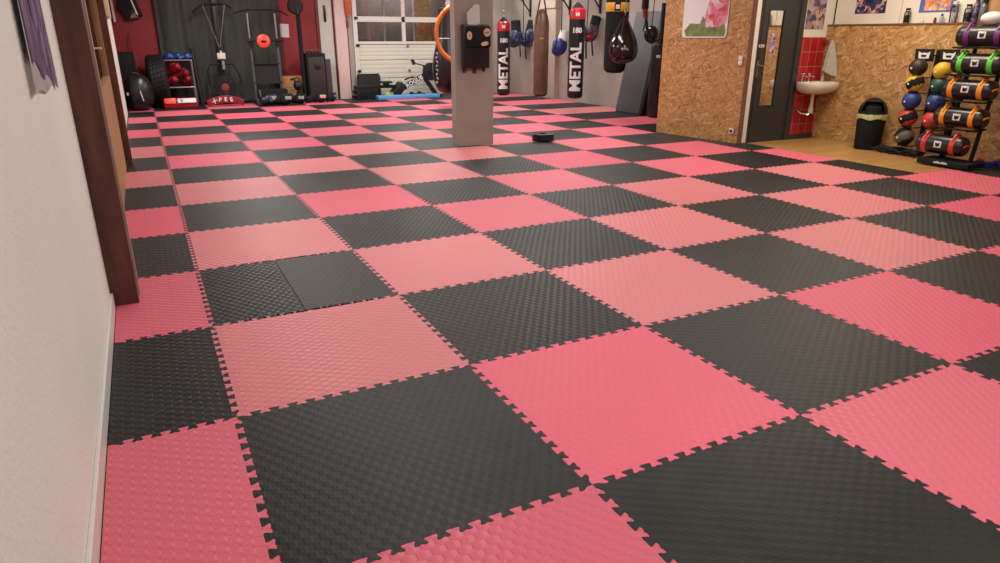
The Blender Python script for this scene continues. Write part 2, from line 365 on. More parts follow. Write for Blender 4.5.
struct(MB().bb((4.44, 14.5, -0.02), (4.56, 14.75, ZC)).bb((8.2, 14.5, -0.02), (9.1, 14.75, ZC)).bb((4.56, 14.5, 2.7), (8.2, 14.75, ZC)).build('wall_back_right', TAUPE, smooth=False))
struct(MB().bb((8.85, 6.2, -0.02), (9.05, 14.5, ZC)).build('wall_right', TAUPE, smooth=False))
struct(MB().bb((8.72, 12.0, -0.02), (8.85, 12.75, 2.05)).bb((8.70, 12.0, 2.06), (8.85, 12.75, ZC)).build('trim_2', BEIGE, smooth=False))
struct(MB().bb((8.95, -5, -0.02), (9.1, 4.6, ZC)).build('wall_right_near', WALLR, smooth=False))
struct(MB().bb((8.85, -5, -0.02), (8.95, 4.62, 1.585)).build('wall_right_lower', OSB, smooth=False))
struct(MB().bb((8.84, -5, 1.585), (8.95, 4.62, 1.605)).build('trim_3', BRNW, smooth=False))
struct(MB().bb((8.925, -5, 1.605), (8.95, 2.55, ZC)).build('wall_right_board', TANW, smooth=False))
# garage door
gd = MB()
for (z0, z1) in [(0.02, 0.44), (0.45, 0.87), (0.88, 1.25)]:
    n = 4
    for k in range(n):
        a = z0+(z1-z0)*k/n; gd.bb((4.6, 14.52, a), (8.1, 14.56, z0+(z1-z0)*(k+1)/n-0.003), bev=0.0015)
door = struct(gd.build('door_1', SHUT))
fr = MB().bb((4.56, 14.47, 0), (4.66, 14.55, 2.7)).bb((4.66, 14.49, 1.25), (8.1, 14.56, 1.31)).bb((4.66, 14.49, 1.76), (8.1, 14.56, 1.88)).bb((4.66, 14.49, 2.34), (8.1, 14.56, 2.44))
for x in (5.84, 7.05, 8.05): fr.bb((x-0.045, 14.49, 1.31), (x+0.045, 14.56, 2.34))
fr.build('door_frame', WHITE, door, smooth=False)
for i, (a, b2) in enumerate([(4.66, 5.795), (5.885, 7.005), (7.095, 8.005)]):
    for (z0, z1) in [(1.31, 1.76), (1.88, 2.34)]: MB().bb((a, 14.52, z0), (b2, 14.525, z1)).build('window_pane', GLASS, door, smooth=False)
MB().cyl((5.86, 14.49, 1.82), (5.86, 14.47, 1.82), 0.025).build('door_knob', STEEL, door)
MB().cyl((5.95, 14.52, 0.62), (5.95, 14.49, 0.62), 0.03).cyl((5.93, 14.52, 1.2), (5.93, 14.49, 1.2), 0.03).build('door_handle', STEEL, door)
hg = MB()
for z in (0.1, 0.62, 1.22, 1.84): hg.bb((4.60, 14.44, z-0.03), (4.68, 14.47, z+0.03))
hg.build('hinge', DARKM, door, smooth=False)
struct(MB().bb((4.0, 15.8, -0.02), (9, 15.9, ZC)).bb((4.0, 14.75, -0.1), (9, 15.9, -0.02)).bb((3.9, 14.75, -0.02), (4.0, 15.9, ZC)).bb((9, 14.75, -0.02), (9.1, 15.9, ZC)).build('wall_outside', OUTSIDE, smooth=False))
tag(MB().bb((6.35, 15.1, -0.02), (6.82, 15.13, 2.6)).build('chipboard_panel', OSB, smooth=False), 'upright chipboard panel standing behind the garage door windows', 'board')
pst = thing('steel_frame', 'slim white metal frame standing outside behind the garage windows', 'frame', (5.42, 14.66, -0.02))
MB().bb((-0.04, 0, 0), (0, 0.03, 2.6)).build('post', WHITE, pst, smooth=False)
MB().bb((0.74, 0, 0), (0.78, 0.03, 2.6)).build('post', WHITE, pst, smooth=False)

# left opening: dark posts, cream stop, light wood leaves with glass
struct(MB().bb((-0.66, 1.545, -0.02), (-0.367, 1.70, 2.5), bev=0.006).build('door_post_near', DWOOD, smooth=False))
struct(MB().bb((-0.66, 1.70, -0.02), (-0.360, 1.735, 2.5)).build('trim_4', CREAM, smooth=False))
struct(MB().bb((-0.66, 6.44, -0.02), (-0.40, 6.58, 2.5), bev=0.006).build('door_post_far', DWOOD, smooth=False))
for i, (a, b2) in enumerate([(1.74, 4.08), (4.10, 6.44)]):
    dl = struct(MB().bb((-0.52, a, 0.0), (-0.47, b2, 1.02)).bb((-0.52, a, 1.02), (-0.47, a+0.10, 2.45)).bb((-0.52, b2-0.10, 1.02), (-0.47, b2, 2.45)).bb((-0.52, a, 2.33), (-0.47, b2, 2.45)).build('door_%d' % (i+2), TANW, smooth=False))
    MB().bb((-0.505, a+0.1, 1.02), (-0.50, b2-0.1, 2.33)).build('window_pane', GLASS, dl, smooth=False)
    MB().bb((-0.56, a+0.1, 1.02), (-0.51, b2-0.1, 2.33)).build('reflection_backing', DWOOD, dl, smooth=False)  # dark sheet behind the pane, its colour stands in for brownish reflections
    if i == 1: MB().cyl((-0.47, 4.16, 1.34), (-0.42, 4.16, 1.34), 0.008).bb((-0.428, 4.13, 1.33), (-0.418, 4.26, 1.35), bev=0.003).build('door_handle', WHITE, dl)
tag(MB().bb((-0.50, 8.2, 1.70), (-0.445, 11.0, 2.6), bev=0.01).build('wall_cabinet', CREAM), 'shallow cream box fixed high on the far part of the left wall', 'cabinet')

# pillar
struct(MB().prism([(3.59, 6.09), (4.14, 6.07), (4.19, 6.40), (3.675, 6.44)], ZC, Matrix.Translation((0, 0, 0.0))).build('pillar', PILL, smooth=False))

# chipboard cubicle with black door
box_poly = [(7.15, 6.20), (7.385, 4.66), (7.46, 4.66), (7.25, 6.10), (8.75, 6.10), (8.75, 4.66), (8.85, 4.66), (8.85, 6.20)]
struct(MB().prism(box_poly, ZC+0.02, Matrix.Translation((0, 0, -0.02))).build('wall_cubicle', OSBP, smooth=False))
struct(MB().prism([(7.365, 4.665), (7.375, 4.60), (7.39, 4.60), (7.39, 4.665)], ZC, Matrix.Translation((0, 0, -0.02))).build('trim_5', BRNW, smooth=False))
struct(MB().bb((7.39, 4.60, -0.02), (7.465, 4.66, ZC)).build('trim_6', WHITE, smooth=False))
d4 = struct(MB().bb((7.468, 4.625, -0.015), (7.55, 4.66, 2.1)).bb((7.54, 4.625, -0.015), (7.96, 4.66, 0.50)).bb((7.54, 4.625, 1.78), (7.96, 4.66, 2.1)).build('door_4', ANTH, smooth=False))
d4m = MB().prism([(7.54, 0.50), (7.66, 0.50), (7.66, 1.78), (7.54, 1.78)], 0.035, Matrix(((1, 0, 0, 0), (0, 0, 1, 4.625), (0, 1, 0, 0), (0, 0, 0, 1))))
d4m.bb((7.96, 4.625, -0.015), (8.24, 4.66, 2.1)).bb((7.468, 4.625, 2.1), (8.24, 4.66, 2.3))
d4m.build('door_panel', ANTH, d4, smooth=False)
MB().bb((7.66, 4.640, 0.50), (7.96, 4.644, 1.78)).build('mirror_glass', MIRROR, d4, smooth=False)
MB().bb((7.65, 4.620, 0.49), (7.67, 4.628, 1.79)).bb((7.95, 4.620, 0.49), (7.97, 4.628, 1.79)).bb((7.65, 4.620, 0.485), (7.97, 4.628, 0.505)).bb((7.65, 4.620, 1.775), (7.97, 4.628, 1.795)).build('mirror_frame', ANTH, d4, smooth=False)
MB().bb((7.525, 4.612, 0.90), (7.555, 4.625, 1.12), bev=0.003).cyl((7.54, 4.612, 1.06), (7.54, 4.575, 1.06), 0.008).cyl((7.54, 4.58, 1.06), (7.61, 4.58, 1.05), 0.009).build('door_handle', STEEL, d4)
struct(MB().bb((8.24, 4.60, -0.02), (8.34, 4.66, ZC)).bb((7.468, 4.64, 2.3), (8.24, 4.66, ZC)).build('trim_7', ANTH, smooth=False))
stk = MB()
for a in range(10):
    r = 0.075 if a % 2 else 0.05; stk.cyl((7.80+math.cos(a*PI/5)*r*0.55, 4.639, 1.32+math.sin(a*PI/5)*r*1.9), (7.80+math.cos(a*PI/5)*r*0.55, 4.6375, 1.32+math.sin(a*PI/5)*r*1.9), 0.028, seg=12)
stk.cyl((7.80, 4.639, 1.32), (7.80, 4.637, 1.32), 0.05, seg=16)
tag(stk.build('flower_sticker', ART_E), 'lilac flower shaped sticker on the narrow mirror of the black door', 'sticker')
sg = thing('door_sign', 'small white name plate with dark marks on the black door', 'sign', (7.575, 4.625, 1.315))
MB().bb((-0.05, -0.006, -0.018), (0.05, 0, 0.018), bev=0.002).build('plate', PAPER, sg)
MB().bb((0.012, -0.0075, -0.010), (0.032, -0.006, 0.010)).build('red_mark', REDV, sg, smooth=False)
MB().bb((-0.035, -0.0075, -0.008), (-0.005, -0.006, 0.008)).build('dark_mark', DARKM, sg, smooth=False)
# tiled wall behind the basin
struct(MB().bb((8.33, 4.625, 0.06), (8.88, 4.66, 1.43)).build('wall_tiled', TILE, smooth=False))
struct(MB().bb((8.34, 4.63, 1.43), (8.96, 4.66, ZC)).build('wall_basin', WALLR, smooth=False))
struct(MB().bb((8.34, 4.60, -0.02), (8.86, 4.66, 0.06)).build('baseboard_basin', ANTH, smooth=False))

# ---------------------------------------------------------------- foam mats
XS = [-0.483, -0.027, 1.001, 2.010, 3.022, 3.998, 5.002, 6.006, 6.989, 8.0]      # seams across the room
YS = [-4.03, -3.03, -2.03, -1.025, -0.016, 0.997, 2.008, 3.028, 4.019, 5.046, 6.010, 6.989, 7.972, 8.983, 9.989, 10.988, 11.992, 13.019, 13.97]
J0 = -4
def seam(A, B, teeth=True):
    """points from A to B with dovetail teeth, B excluded"""
    A, B = Vector(A), Vector(B); d = B-A; L = d.length; d.normalize(); nrm = Vector((-d.y, d.x)); out = [A]
    if not teeth: return out
    n = max(1, round(L/0.081)); s0, s1 = 0.035, L-0.035; p = (s1-s0)/n; a = 0.0140; q = 0.065*p; c = 0.0040
    out.append(A+d*s0*0.55)
    for k in range(n):
        b0 = s0+k*p
        for (s, o) in [(b0+0.04*p, -a*0.75), (b0+0.12*p, -a), (b0+0.25*p+q-c, -a), (b0+0.25*p+q, -a+c), (b0+0.25*p-q, a-c), (b0+0.25*p-q+c, a),
                       (b0+0.75*p+q-c, a), (b0+0.75*p+q, a-c), (b0+0.75*p-q, -a+c), (b0+0.75*p-q+c, -a), (b0+0.88*p, -a), (b0+0.96*p, -a*0.75)]:
            out.append(A+d*s+nrm*o)
    out.append(B-d*s0*0.55)
    return out
SHADE = {(0, 0): 'sal', (1, 1): 'sal', (1, -1): 'hot', (0, -2): 'mid', (2, -2): 'mid', (2, 0): 'sal', (3, -1): 'hot', (3, 1): 'sal', (4, 0): 'sal', (4, -2): 'mid',
         (5, 1): 'sal', (5, -1): 'hot', (6, 0): 'hot', (6, 2): 'sal', (7, 1): 'mid', (4, 2): 'sal', (5, 3): 'mid', (7, 3): 'mid', (6, 4): 'mid', (2, 2): 'mid',
         (3, 3): 'mid', (1, 3): 'hot', (0, 2): 'sal', (0, 4): 'sal', (2, 4): 'sal', (1, 5): 'sal', (-1, -1): 'mid', (-1, 1): 'mid', (-1, 3): 'hot', (-1, 5): 'sal', (-1, 7): 'sal', (-1, 9): 'hot'}
SMOOTH_BLK = {(0, -1), (2, -1), (1, -2), (3, -2), (0, 3), (1, 4), (4, -1), (3, 0)}
NTH = ['first', 'second', 'third', 'fourth', 'fifth', 'sixth', 'seventh', 'eighth', 'ninth', 'tenth', 'eleventh', 'twelfth', 'thirteenth', 'fourteenth', 'fifteenth', 'sixteenth', 'seventeenth', 'eighteenth']
def px(x, y):
    v = Vector((x, y, 0)) - mw.translation; z = v.dot(F_)
    if z < 0.1: return None
    return 500+678.8*v.dot(R_)/z, 281.5-678.8*v.dot(U_)/z
def visible(x0, x1, y0, y1):
    for i in range(7):
        for k in range(7):
            q = px(x0+(x1-x0)*i/6, y0+(y1-y0)*k/6)
            if q and -10 < q[0] < 1010 and -10 < q[1] < 573: return True
    return False
rs = random.Random(4)
def clip_edges(i, j):
    """real extent of the mat in column i, row j, and which sides carry teeth (bottom, right, top, left)"""
    x0, x1, y0, y1 = XS[i+1], XS[i+2], YS[j-J0], YS[j-J0+1]
    tb, tr, tt, tl = True, True, True, i != -1
    if j == 13: tt = False
    if i == 8 or False: pass
    if i == 7:
        if j >= 6: x1, tr = 8.80, False
        elif j == 5: return None
        elif 2 <= j <= 4:
            x1, tr = 7.45, False
            if j == 4: y1, tt = 4.60, False
            if j == 2: y0 = YS[2-J0]
    if i == 6 and j == 4: pass
    if i == 6 and j == 5: pass
    if i == 8:
        if j >= 2: return None
        x0, x1, tr = XS[9], 8.83, False
        if j == 1: y1, tt = 1.86, False
    return x0, x1, y0, y1, tb, tr, tt, tl
XS.append(8.83)
def make_mat(i, j, half=None):
    e = clip_edges(i, j)
    if e is None: return
    x0, x1, y0, y1, tb, tr, tt, tl = e
    if (i, j) == (0, 1):        # this black square is two cut pieces butted together
        if half is None: make_mat(i, j, 0); make_mat(i, j, 1); return
        if half: x0, tl = 0.462, False
        else: x1, tr = 0.459, False
    if not visible(x0, x1, y0, y1): return
    def hs(y, xa, xb): return (xa, y), (xb, y)
    bot = seam((x0, y0), (x1, y0), tb)
    right = seam((x1, y0), (x1, y1), tr)
    top = seam((x0, y1), (x1, y1), tt)[1:] + [Vector((x1, y1))]
    left = seam((x0, y0), (x0, y1), tl)[1:] + [Vector((x0, y1))]
    pts = bot + right + [Vector((x1, y1))] + top[:-1][::-1] + left[::-1]
    cx, cy = (x0+x1)/2, (y0+y1)/2
    if (i, j) == (7, 6):     # the corner cut out round the cubicle wall
        pts = bot[:0] + [Vector((x0, 6.215)), Vector((x1, 6.215))] + [Vector((x1, y1))] + top[:-1][::-1] + [p for p in left[::-1] if p.y > 6.23]
    q = [((p.x-cx)*0.9985, (p.y-cy)*0.9985) for p in pts]
    mb = MB(); mb.prism(q, 0.021, Matrix.Translation((0, 0, -0.021)))
    pink = (i+j) % 2 == 0
    if pink:
        s = SHADE.get((i, j)) or rs.choice(['hot', 'mid', 'mid', 'mid', 'sal'])
    else: s = 'bls' if (i, j) in SMOOTH_BLK or half == 1 else 'blk'
    fl = 0 if i == -1 else 1 if (i+2*j) % 3 else 0
    if i >= 4: fl = 0
    o = mb.build('foam_mat', MATS[s, fl], smooth=False, loc=(cx, cy, 0))
    col = {'hot': 'bright pink', 'mid': 'pink', 'sal': 'faded salmon pink', 'blk': 'black', 'bls': 'worn smooth black'}[s]
    row = NTH[13-j]
    lab = 'narrow %s foam mat along left wall, %s row from the back' % (col, row) if i == -1 else '%s foam mat, %s full column from left wall, %s row from back' % (col, NTH[i], row)
    if half is not None: lab = 'black cut %s piece of the creased two piece mat in the first full column' % ('left', 'right')[half]
    tag(o, lab, 'floor mat', 'interlocking foam mats')
for i in range(-1, 9):
    for j in range(-4, 14): make_mat(i, j)

# ---------------------------------------------------------------- things on the left wall
pstr = thing('poster', 'purple and white poster curling away from the left wall', 'poster', (-0.50, 0.6, 1.25))
def curled(x_off, ya, yb, za, zb, NY=16, NZ=10):
    t = bmesh.new(); g = []
    for a in range(NZ+1):
        row = []
        for k in range(NY+1):
            v = k/NY; w_ = a/NZ
            y = ya(w_)+(yb-ya(w_))*v; z = za(v)+(zb-za(v))*w_
            off = x_off + 0.014*(1-v)**4 + 0.004*math.sin(v*7)*(1-w_)
            row.append(t.verts.new((off, y, z)))
        g.append(row)
    for a in range(NZ):
        for k in range(NY): t.faces.new((g[a][k], g[a][k+1], g[a+1][k+1], g[a+1][k]))
    bmesh.ops.solidify(t, geom=list(t.faces), thickness=0.0012); m_ = MB(); m_.add(t); return m_
curled(0.004, lambda w_: -0.42+0.10*w_, 0.46, lambda v: 0.012*math.sin(v*9)-0.015*v, 0.95).build('sheet', WHITEP, pstr)
curled(0.0065, lambda w_: -0.36+0.02*w_, 0.40, lambda v: 0.10-0.11*v+0.02*math.sin(v*11), 0.93).build('printed_picture', ART_PUR, pstr)
curled(0.0085, lambda w_: -0.12+0.02*w_, 0.16, lambda v: 0.22+0.55*abs(v-0.5), 0.93).build('pale_figure', plain('pale_grey_print', (0.50, 0.50, 0.52), 0.5, vary=0.35, nscale=8), pstr)

# ---------------------------------------------------------------- pillar things
pd = thing('focus_pad', 'black padded shield with a drawn-on face hanging on the pillar', 'pad', (3.86, 6.085, 1.03))
MB().box((0, -0.05, 0.28), (0.39, 0.08, 0.55), bev=0.02).build('pad', LEATHER, pd)
MB().box((0.02, -0.105, 0.40), (0.35, 0.05, 0.27), bev=0.024).build('flap', BLACKM, pd)
for (x, z, sx) in [(-0.12, 0.415, 0.036), (0.135, 0.455, 0.050)]:
    e_ = MB().lathe([(0.001, 0), (1, 0), (1, 0.006), (0.001, 0.006)], Matrix.Translation((x, -0.13, z)) @ Matrix.Rotation(PI/2, 4, 'X') @ Matrix.Diagonal((sx, 0.052, 1, 1)), 20).build('eye', SKINP, pd)
    em = MB()
    for q in range(3 if sx > 0.04 else 1): em.tube([(x+(q-(1 if sx > 0.04 else 0))*0.02+0.007*math.cos(a*PI/4), -0.1375, z+0.011*math.sin(a*PI/4)) for a in range(8)], 0.0022, 5, True)
    em.build('drawn_mark', DBROWNL, e_)
MB().lathe([(0.001, 0), (1, 0), (1, 0.006), (0.001, 0.006)], Matrix.Translation((0.10, -0.13, 0.315)) @ Matrix.Rotation(PI/2, 4, 'X') @ Matrix.Rotation(0.2, 4, 'Z') @ Matrix.Diagonal((0.055, 0.026, 1, 1)), 20).build('mouth', SKINP, pd)
MB().bb((-0.17, -0.03, -0.05), (-0.13, -0.005, 0.02)).bb((-0.02, -0.03, -0.06), (0.02, -0.005, 0.02)).bb((0.12, -0.03, -0.04), (0.15, -0.005, 0.02)).build('strap', DBROWNL, pd)
sh = MB().prism([(-0.115, 0.50), (0.055, 0.58), (0.05, 0.80), (-0.02, 0.81), (-0.135, 0.70)], 0.003, Matrix(((1, 0, 0, 3.86), (0, 0, 1, 6.0), (0, 1, 0, 1.02), (0, 0, 0, 1)))).build('paper_sheet', PAPER, smooth=False)
tag(sh, 'creased blank sheet tucked behind the black face pad on the pillar', 'paper')
vac = thing('robot_vacuum', 'low round black disc lying on the mats beside the pillar', 'robot vacuum', (4.96, 6.08, 0))
MB().lathe([(0.15, 0.002), (0.160, 0.012), (0.164, 0.085), (0.160, 0.097), (0.15, 0.102), (0.001, 0.102)], seg=40).build('body', BLACK, vac)
MB().lathe([(0.160, 0.082), (0.168, 0.084), (0.168, 0.098), (0.150, 0.106), (0.146, 0.100)], seg=40).build('bumper_ring', DARKM, vac)
MB().lathe([(0.05, 0.102), (0.05, 0.114), (0.045, 0.118), (0.001, 0.118)], seg=24).build('turret', BLACK, vac)

# ---------------------------------------------------------------- hanging bags
def chain(mb, x, y, z0, z1, r=0.012):
    n = int((z1-z0)/0.05)
    for k in range(n):
        z = z0+(k+0.5)*(z1-z0)/n; pts = []
        for a in range(8):
            c_, s_ = math.cos(a*PI/4)*0.016, math.sin(a*PI/4)*0.034
            pts.append((x+(c_ if k % 2 else 0), y+(0 if k % 2 else c_), z+s_))
        mb.tube(pts, 0.005, 5, True)
    return mb
def thai_bag(loc, r, z0, z1, label, rotz):
    t = thing('punching_bag', label, 'punching bag', (loc[0], loc[1], z0), rotz, 'black printed punching bags'); H = z1-z0
    MB().lathe([(0.01, 0), (r*0.7, 0.01), (r*0.93, 0.035), (r, 0.08), (r, H-0.20)]).build('bag_body', LEATHER, t)
    MB().lathe([(r+0.001, H-0.215), (r+0.001, H-0.08), (r*0.93, H-0.03), (r*0.6, H), (0.01, H)]).build('top_band', REDV, t)
    MB().lathe([(r*0.72, H-0.012), (r*0.6, H+0.02), (0.05, H+0.06), (0.02, H+0.09)]).build('strap_collar', BLACKM, t)
    chain(MB(), 0, 0, H+0.07, ZC-z0).build('chain', STEEL, t)
    M0 = Matrix.Translation((0, -r-0.0005, 0)) @ Matrix.Rotation(PI/2, 4, 'X')
    text_mesh('METAL', 0.34, 0.004, 'lettering', WHITEP, t, Matrix.Translation((0, -r-0.001, 0.60)) @ Matrix.Rotation(PI/2, 4, 'X') @ Matrix.Rotation(PI/2, 4, 'Z'), bend=('x', r), squash=(0.88, 0.94), bold=0.010)
    text_mesh('180', 0.13, 0.003, 'size_number', WHITEP, t, Matrix.Translation((0.0, -r-0.001, H-0.42)) @ Matrix.Rotation(PI/2, 4, 'X'), bend=('y', r), bold=0.005)
    sq = MB()
    for k in range(9):
        a0 = -PI/2 - 0.75 + k*1.5/9; a1 = a0+1.5/9
        sq.prism([(r*math.cos(a0), r*math.sin(a0)), (r*math.cos(a1), r*math.sin(a1)), ((r+0.002)*math.cos(a1), (r+0.002)*math.sin(a1)), ((r+0.002)*math.cos(a0), (r+0.002)*math.sin(a0))], 0.012, Matrix.Translation((0, 0, 0.205)))
    sq.build('printed_line', WHITEP, t)
    text_mesh('M', 0.10, 0.003, 'emblem', WHITEP, t, Matrix.Translation((0.0, -r-0.002, H-0.13)) @ Matrix.Rotation(PI/2, 4, 'X'), bend=('y', r), bold=0.003)
    return t
def faceang(x, y): return math.atan2(mw.translation.x-x, -(mw.translation.y-y)) 
def fz(x, y):  # rotation so that local -y faces the camera's standing place
    dx, dy = -0.16-x, -2.6-y
    return math.atan2(dy, dx)+PI/2
thai_bag((7.40, 12.1), 0.15, 0.12, 1.76, 'black punching bag with red top and white vertical lettering just right of the pillar', fz(7.4, 12.1))
thai_bag((7.52, 9.22), 0.155, 0.26, 1.96, 'black punching bag with red top and white lettering, right of the brown bag', fz(7.52, 9.22))
# brown leather bag
t = thing('punching_bag', 'worn brown leather punching bag with dark straps at the top', 'punching bag', (7.48, 10.52, 0.21), fz(7.48, 10.52))
MB().lathe([(0.01, 0), (0.10, 0.01), (0.145, 0.05), (0.155, 0.12), (0.158, 0.8), (0.155, 1.45), (0.13, 1.62), (0.08, 1.72), (0.02, 1.76)]).build('bag_body', BROWNL, t)
MB().bb((-0.04, -0.162, 1.17), (0.04, -0.155, 1.20)).build('gold_label', GOLDN, t)
stp = MB()
for k in range(4):
    a = PI/4+k*PI/2; stp.tube([(0.152*math.cos(a), 0.152*math.sin(a), 1.45), (0.13*math.cos(a), 0.13*math.sin(a), 1.68), (0.03*math.cos(a), 0.03*math.sin(a), 2.05)], 0.016, 6)
stp.build('strap', DBROWNL, t); chain(MB(), 0, 0, 2.04, ZC-0.21).build('chain', STEEL, t)
MB().tube([(0, -0.02, 0.012), (0.02, -0.03, -0.03), (0, -0.02, -0.05), (-0.02, -0.01, -0.03)], 0.007, 6, True).build('bottom_ring', STEEL, t)
# big black bag with a yellow top
t = thing('punching_bag', 'thick black punching bag with a yellow band behind the glossy teardrop bag', 'punching bag', (7.60, 8.05, 0.80), fz(7.6, 8.05))
MB().lathe([(0.01, 0), (0.13, 0.012), (0.185, 0.05), (0.20, 0.12), (0.203, 0.5), (0.205, 1.06)]).build('bag_body', BLACKM, t)
MB().lathe([(0.206, 1.05), (0.208, 1.07), (0.208, 1.19), (0.206, 1.20)]).build('top_band', YEL, t)
MB().lathe([(0.205, 1.19), (0.206, 1.24), (0.19, 1.30), (0.01, 1.32)]).build('top_cap', BLACKM, t)
for a in (-2.05, -1.05): 
    MB().box((0.207*math.cos(a), 0.207*math.sin(a), 1.12), (0.09, 0.02, 0.10), (0, 0, a+PI/2), bev=0.003).build('strap_tab', AMBER, t)
MB().bb((-0.05, -0.215, 1.06), (0.05, -0.205, 1.20)).build('dark_patch', BLACKM, t)
MB().bb((-0.035, -0.219, 1.09), (0.035, -0.214, 1.16)).build('label', PAPER, t)
stp = MB()
for k in range(4):
    a = PI/4+k*PI/2; stp.tube([(0.19*math.cos(a), 0.19*math.sin(a), 1.28), (0.02*math.cos(a), 0.02*math.sin(a), 1.75)], 0.010, 6)
stp.build('strap', BLACKM, t); chain(MB(), 0, 0, 1.74, ZC-0.80).build('chain', STEEL, t)
# teardrop
t = thing('teardrop_bag', 'glossy black teardrop punching bag on a chain', 'punching bag', (7.35, 7.48, 0.99), fz(7.35, 7.48))
prof = [(0.01, 0.0), (0.10, 0.012), (0.18, 0.05), (0.23, 0.11), (0.25, 0.19), (0.246, 0.27), (0.222, 0.37), (0.178, 0.48), (0.122, 0.59), (0.07, 0.69), (0.04, 0.75), (0.02, 0.78)]
MB().lathe(prof, seg=36).build('bag_body', GLOSSB, t)
pip = MB()
for k in range(6):
    a = k*PI/3+0.3; pip.tube([((r+0.001)*math.cos(a), (r+0.001)*math.sin(a), z) for r, z in prof[1:-1]], 0.004, 5)
pip.build('piping', plain('dark_maroon_piping', (0.05, 0.008, 0.012), 0.4), t)
text_mesh('METAL', 0.05, 0.002, 'lettering', WHITEP, t, Matrix.Translation((0.02, -0.2495, 0.245)) @ Matrix.Rotation(PI/2, 4, 'X'), bend=('y', 0.25))
chain(MB(), 0, 0, 0.78, ZC-0.99).build('chain', STEEL, t)
# big round black bag behind the pillar and the orange hoop
t = thing('punching_bag', 'wide black punching bag with vertical lettering half hidden behind the pillar', 'punching bag', (5.66, 11.3, 0.27), fz(5.66, 11.3))
MB().lathe([(0.02, 0), (0.12, 0.015), (0.20, 0.07), (0.27, 0.18), (0.315, 0.36), (0.325, 0.55), (0.30, 0.75), (0.25, 0.95), (0.21, 1.1), (0.19, 1.35), (0.18, 1.7), (0.02, 1.75)]).build('bag_body', LEATHER, t)
MB().lathe([(0.195, 1.20), (0.199, 1.215), (0.196, 1.24)]).lathe([(0.202, 1.10), (0.211, 1.12), (0.204, 1.14)]).build('white_band', WHITEP, t)
lt = MB()
for k in range(8):
    zz = 0.84-k*0.082; lt.box((-0.005 if k % 3 else 0.004, 0, zz), (0.052, 0.006, 0.016)).box((-0.02 if k % 2 else 0.02, 0, zz-0.02), (0.014, 0.006, 0.036))
lt.build('small_white_marks', WHITEP, t, smooth=False, loc=(-0.222, -0.246, 0), rot=(0, 0, -0.74))
chain(MB(), 0, 0, 1.74, ZC-0.27).build('chain', STEEL, t)
t = thing('training_hoop', 'large orange hoop hanging beside the pillar', 'hoop', (5.72, 10.7, 1.48), fz(5.72, 10.7))
MB().tube([(0.50*math.cos(a*PI/24), 0, 0.55*math.sin(a*PI/24)) for a in range(48)], 0.045, 10, True).build('ring', ORANGE, t)
MB().bb((-0.02, -0.003, 0.54), (0.02, 0.003, ZC-1.48)).build('strap', BLACKM, t)
# wall brackets with gloves
def glove(mb, c, s, rot): 
    M = TR(c, rot); t_ = bmesh.new()
    mb.ell(M @ Vector((0, 0, 0)), (0.072*s, 0.058*s, 0.09*s), rot); mb.ell(M @ Vector((0.0, -0.03*s, 0.045*s)), (0.066*s, 0.055*s, 0.055*s), rot)
    mb.ell(M @ Vector((-0.066*s, -0.02*s, 0.0)), (0.026*s, 0.028*s, 0.055*s), rot)
def glove_thing(label, loc, mat, cuffmat, s=1.4, rot=(0, 0, 0), straps=0, group=None, n=1, strapmat=None, up=None):
    g_ = thing('boxing_gloves' if n > 1 else 'boxing_glove', label, 'boxing glove', loc, 0, group)
    for k in range(n):
        o_ = (k-(n-1)/2)*0.15*s; rr = (rot[0]+0.2*k, rot[1]+0.25*(k-(n-1)/2), rot[2]+0.5*k)
        mb = MB(); glove(mb, (o_, 0.02*k, 0), s, rr); gl = mb.build('glove', mat, g_)
        m_ = TR((o_, 0.02*k, 0), rr)
        MB().lathe([(0.045*s, -0.15*s), (0.048*s, -0.06*s), (0.052*s, -0.05*s)], m_, 16).build('cuff', cuffmat, gl)
    if straps:
        sm = MB()
        for k in range(straps):
            x = (k-(straps-1)/2)*0.13; sm.tube([(x, 0, -0.05), (x*1.2-0.01, 0, -0.25), (x*1.3+0.012, 0, -0.48-0.06*(k % 2))], 0.018, 6)
        sm.build('strap', strapmat or BLACKM, g_)
    if up: MB().tube([(0, 0, 0.05), (0.01, 0.01, up*0.5), (0.0, 0.03, up)], 0.010, 6).build('hanging_cord', BLACKM, g_)
    return g_
def bracket(y, label):
    b_ = thing('bag_bracket', label, 'bracket', (8.85, y, 1.95), 0, 'steel wall brackets')
    MB().bb((-0.03, -0.03, -0.05), (0, 0.03, 1.0)).build('wall_plate', DARKM, b_, smooth=False)
    MB().tube([(-0.02, 0, 0.05), (-0.7, 0, 0.85)], 0.018, 8).build('brace', DARKM, b_)
    MB().bb((-1.3, -0.025, 0.88), (0, 0.025, 0.94)).build('arm', DARKM, b_, smooth=False)
bracket(13.43, 'black steel bracket high on the wall above the blue and red gloves')
bracket(11.58, 'black steel bracket high on the wall between the brown and second printed bag')
bracket(10.38, 'black steel bracket high on the wall behind the strap bundle')
glove_thing('bundle of blue camouflage and red boxing gloves hanging left of the brown bag', (8.62, 13.4, 1.42), CAMOB, BLACKM, 2.6, (PI, 0, 0.6), 2, None, 2, up=1.42)
glove_thing('single white, blue and red boxing glove hanging left of the second printed bag', (8.60, 11.55, 1.22), GBLUE, WHITE, 2.3, (PI, 0.35, 0.3), 0, None, 1, up=1.62)
MBg = glove_thing('bundle of red and blue gloves with black straps left of the thick bag', (8.5, 10.35, 1.52), GLOVEMIX, BLACKM, 2.2, (PI, 0, 0.4), 3, None, 2, up=1.32)
for z_, x_ in ((-0.10, 0.02),):
    MB().ell((x_, -0.08, z_), (0.11, 0.08, 0.07)).build('red_tip', DREDV, MBg)

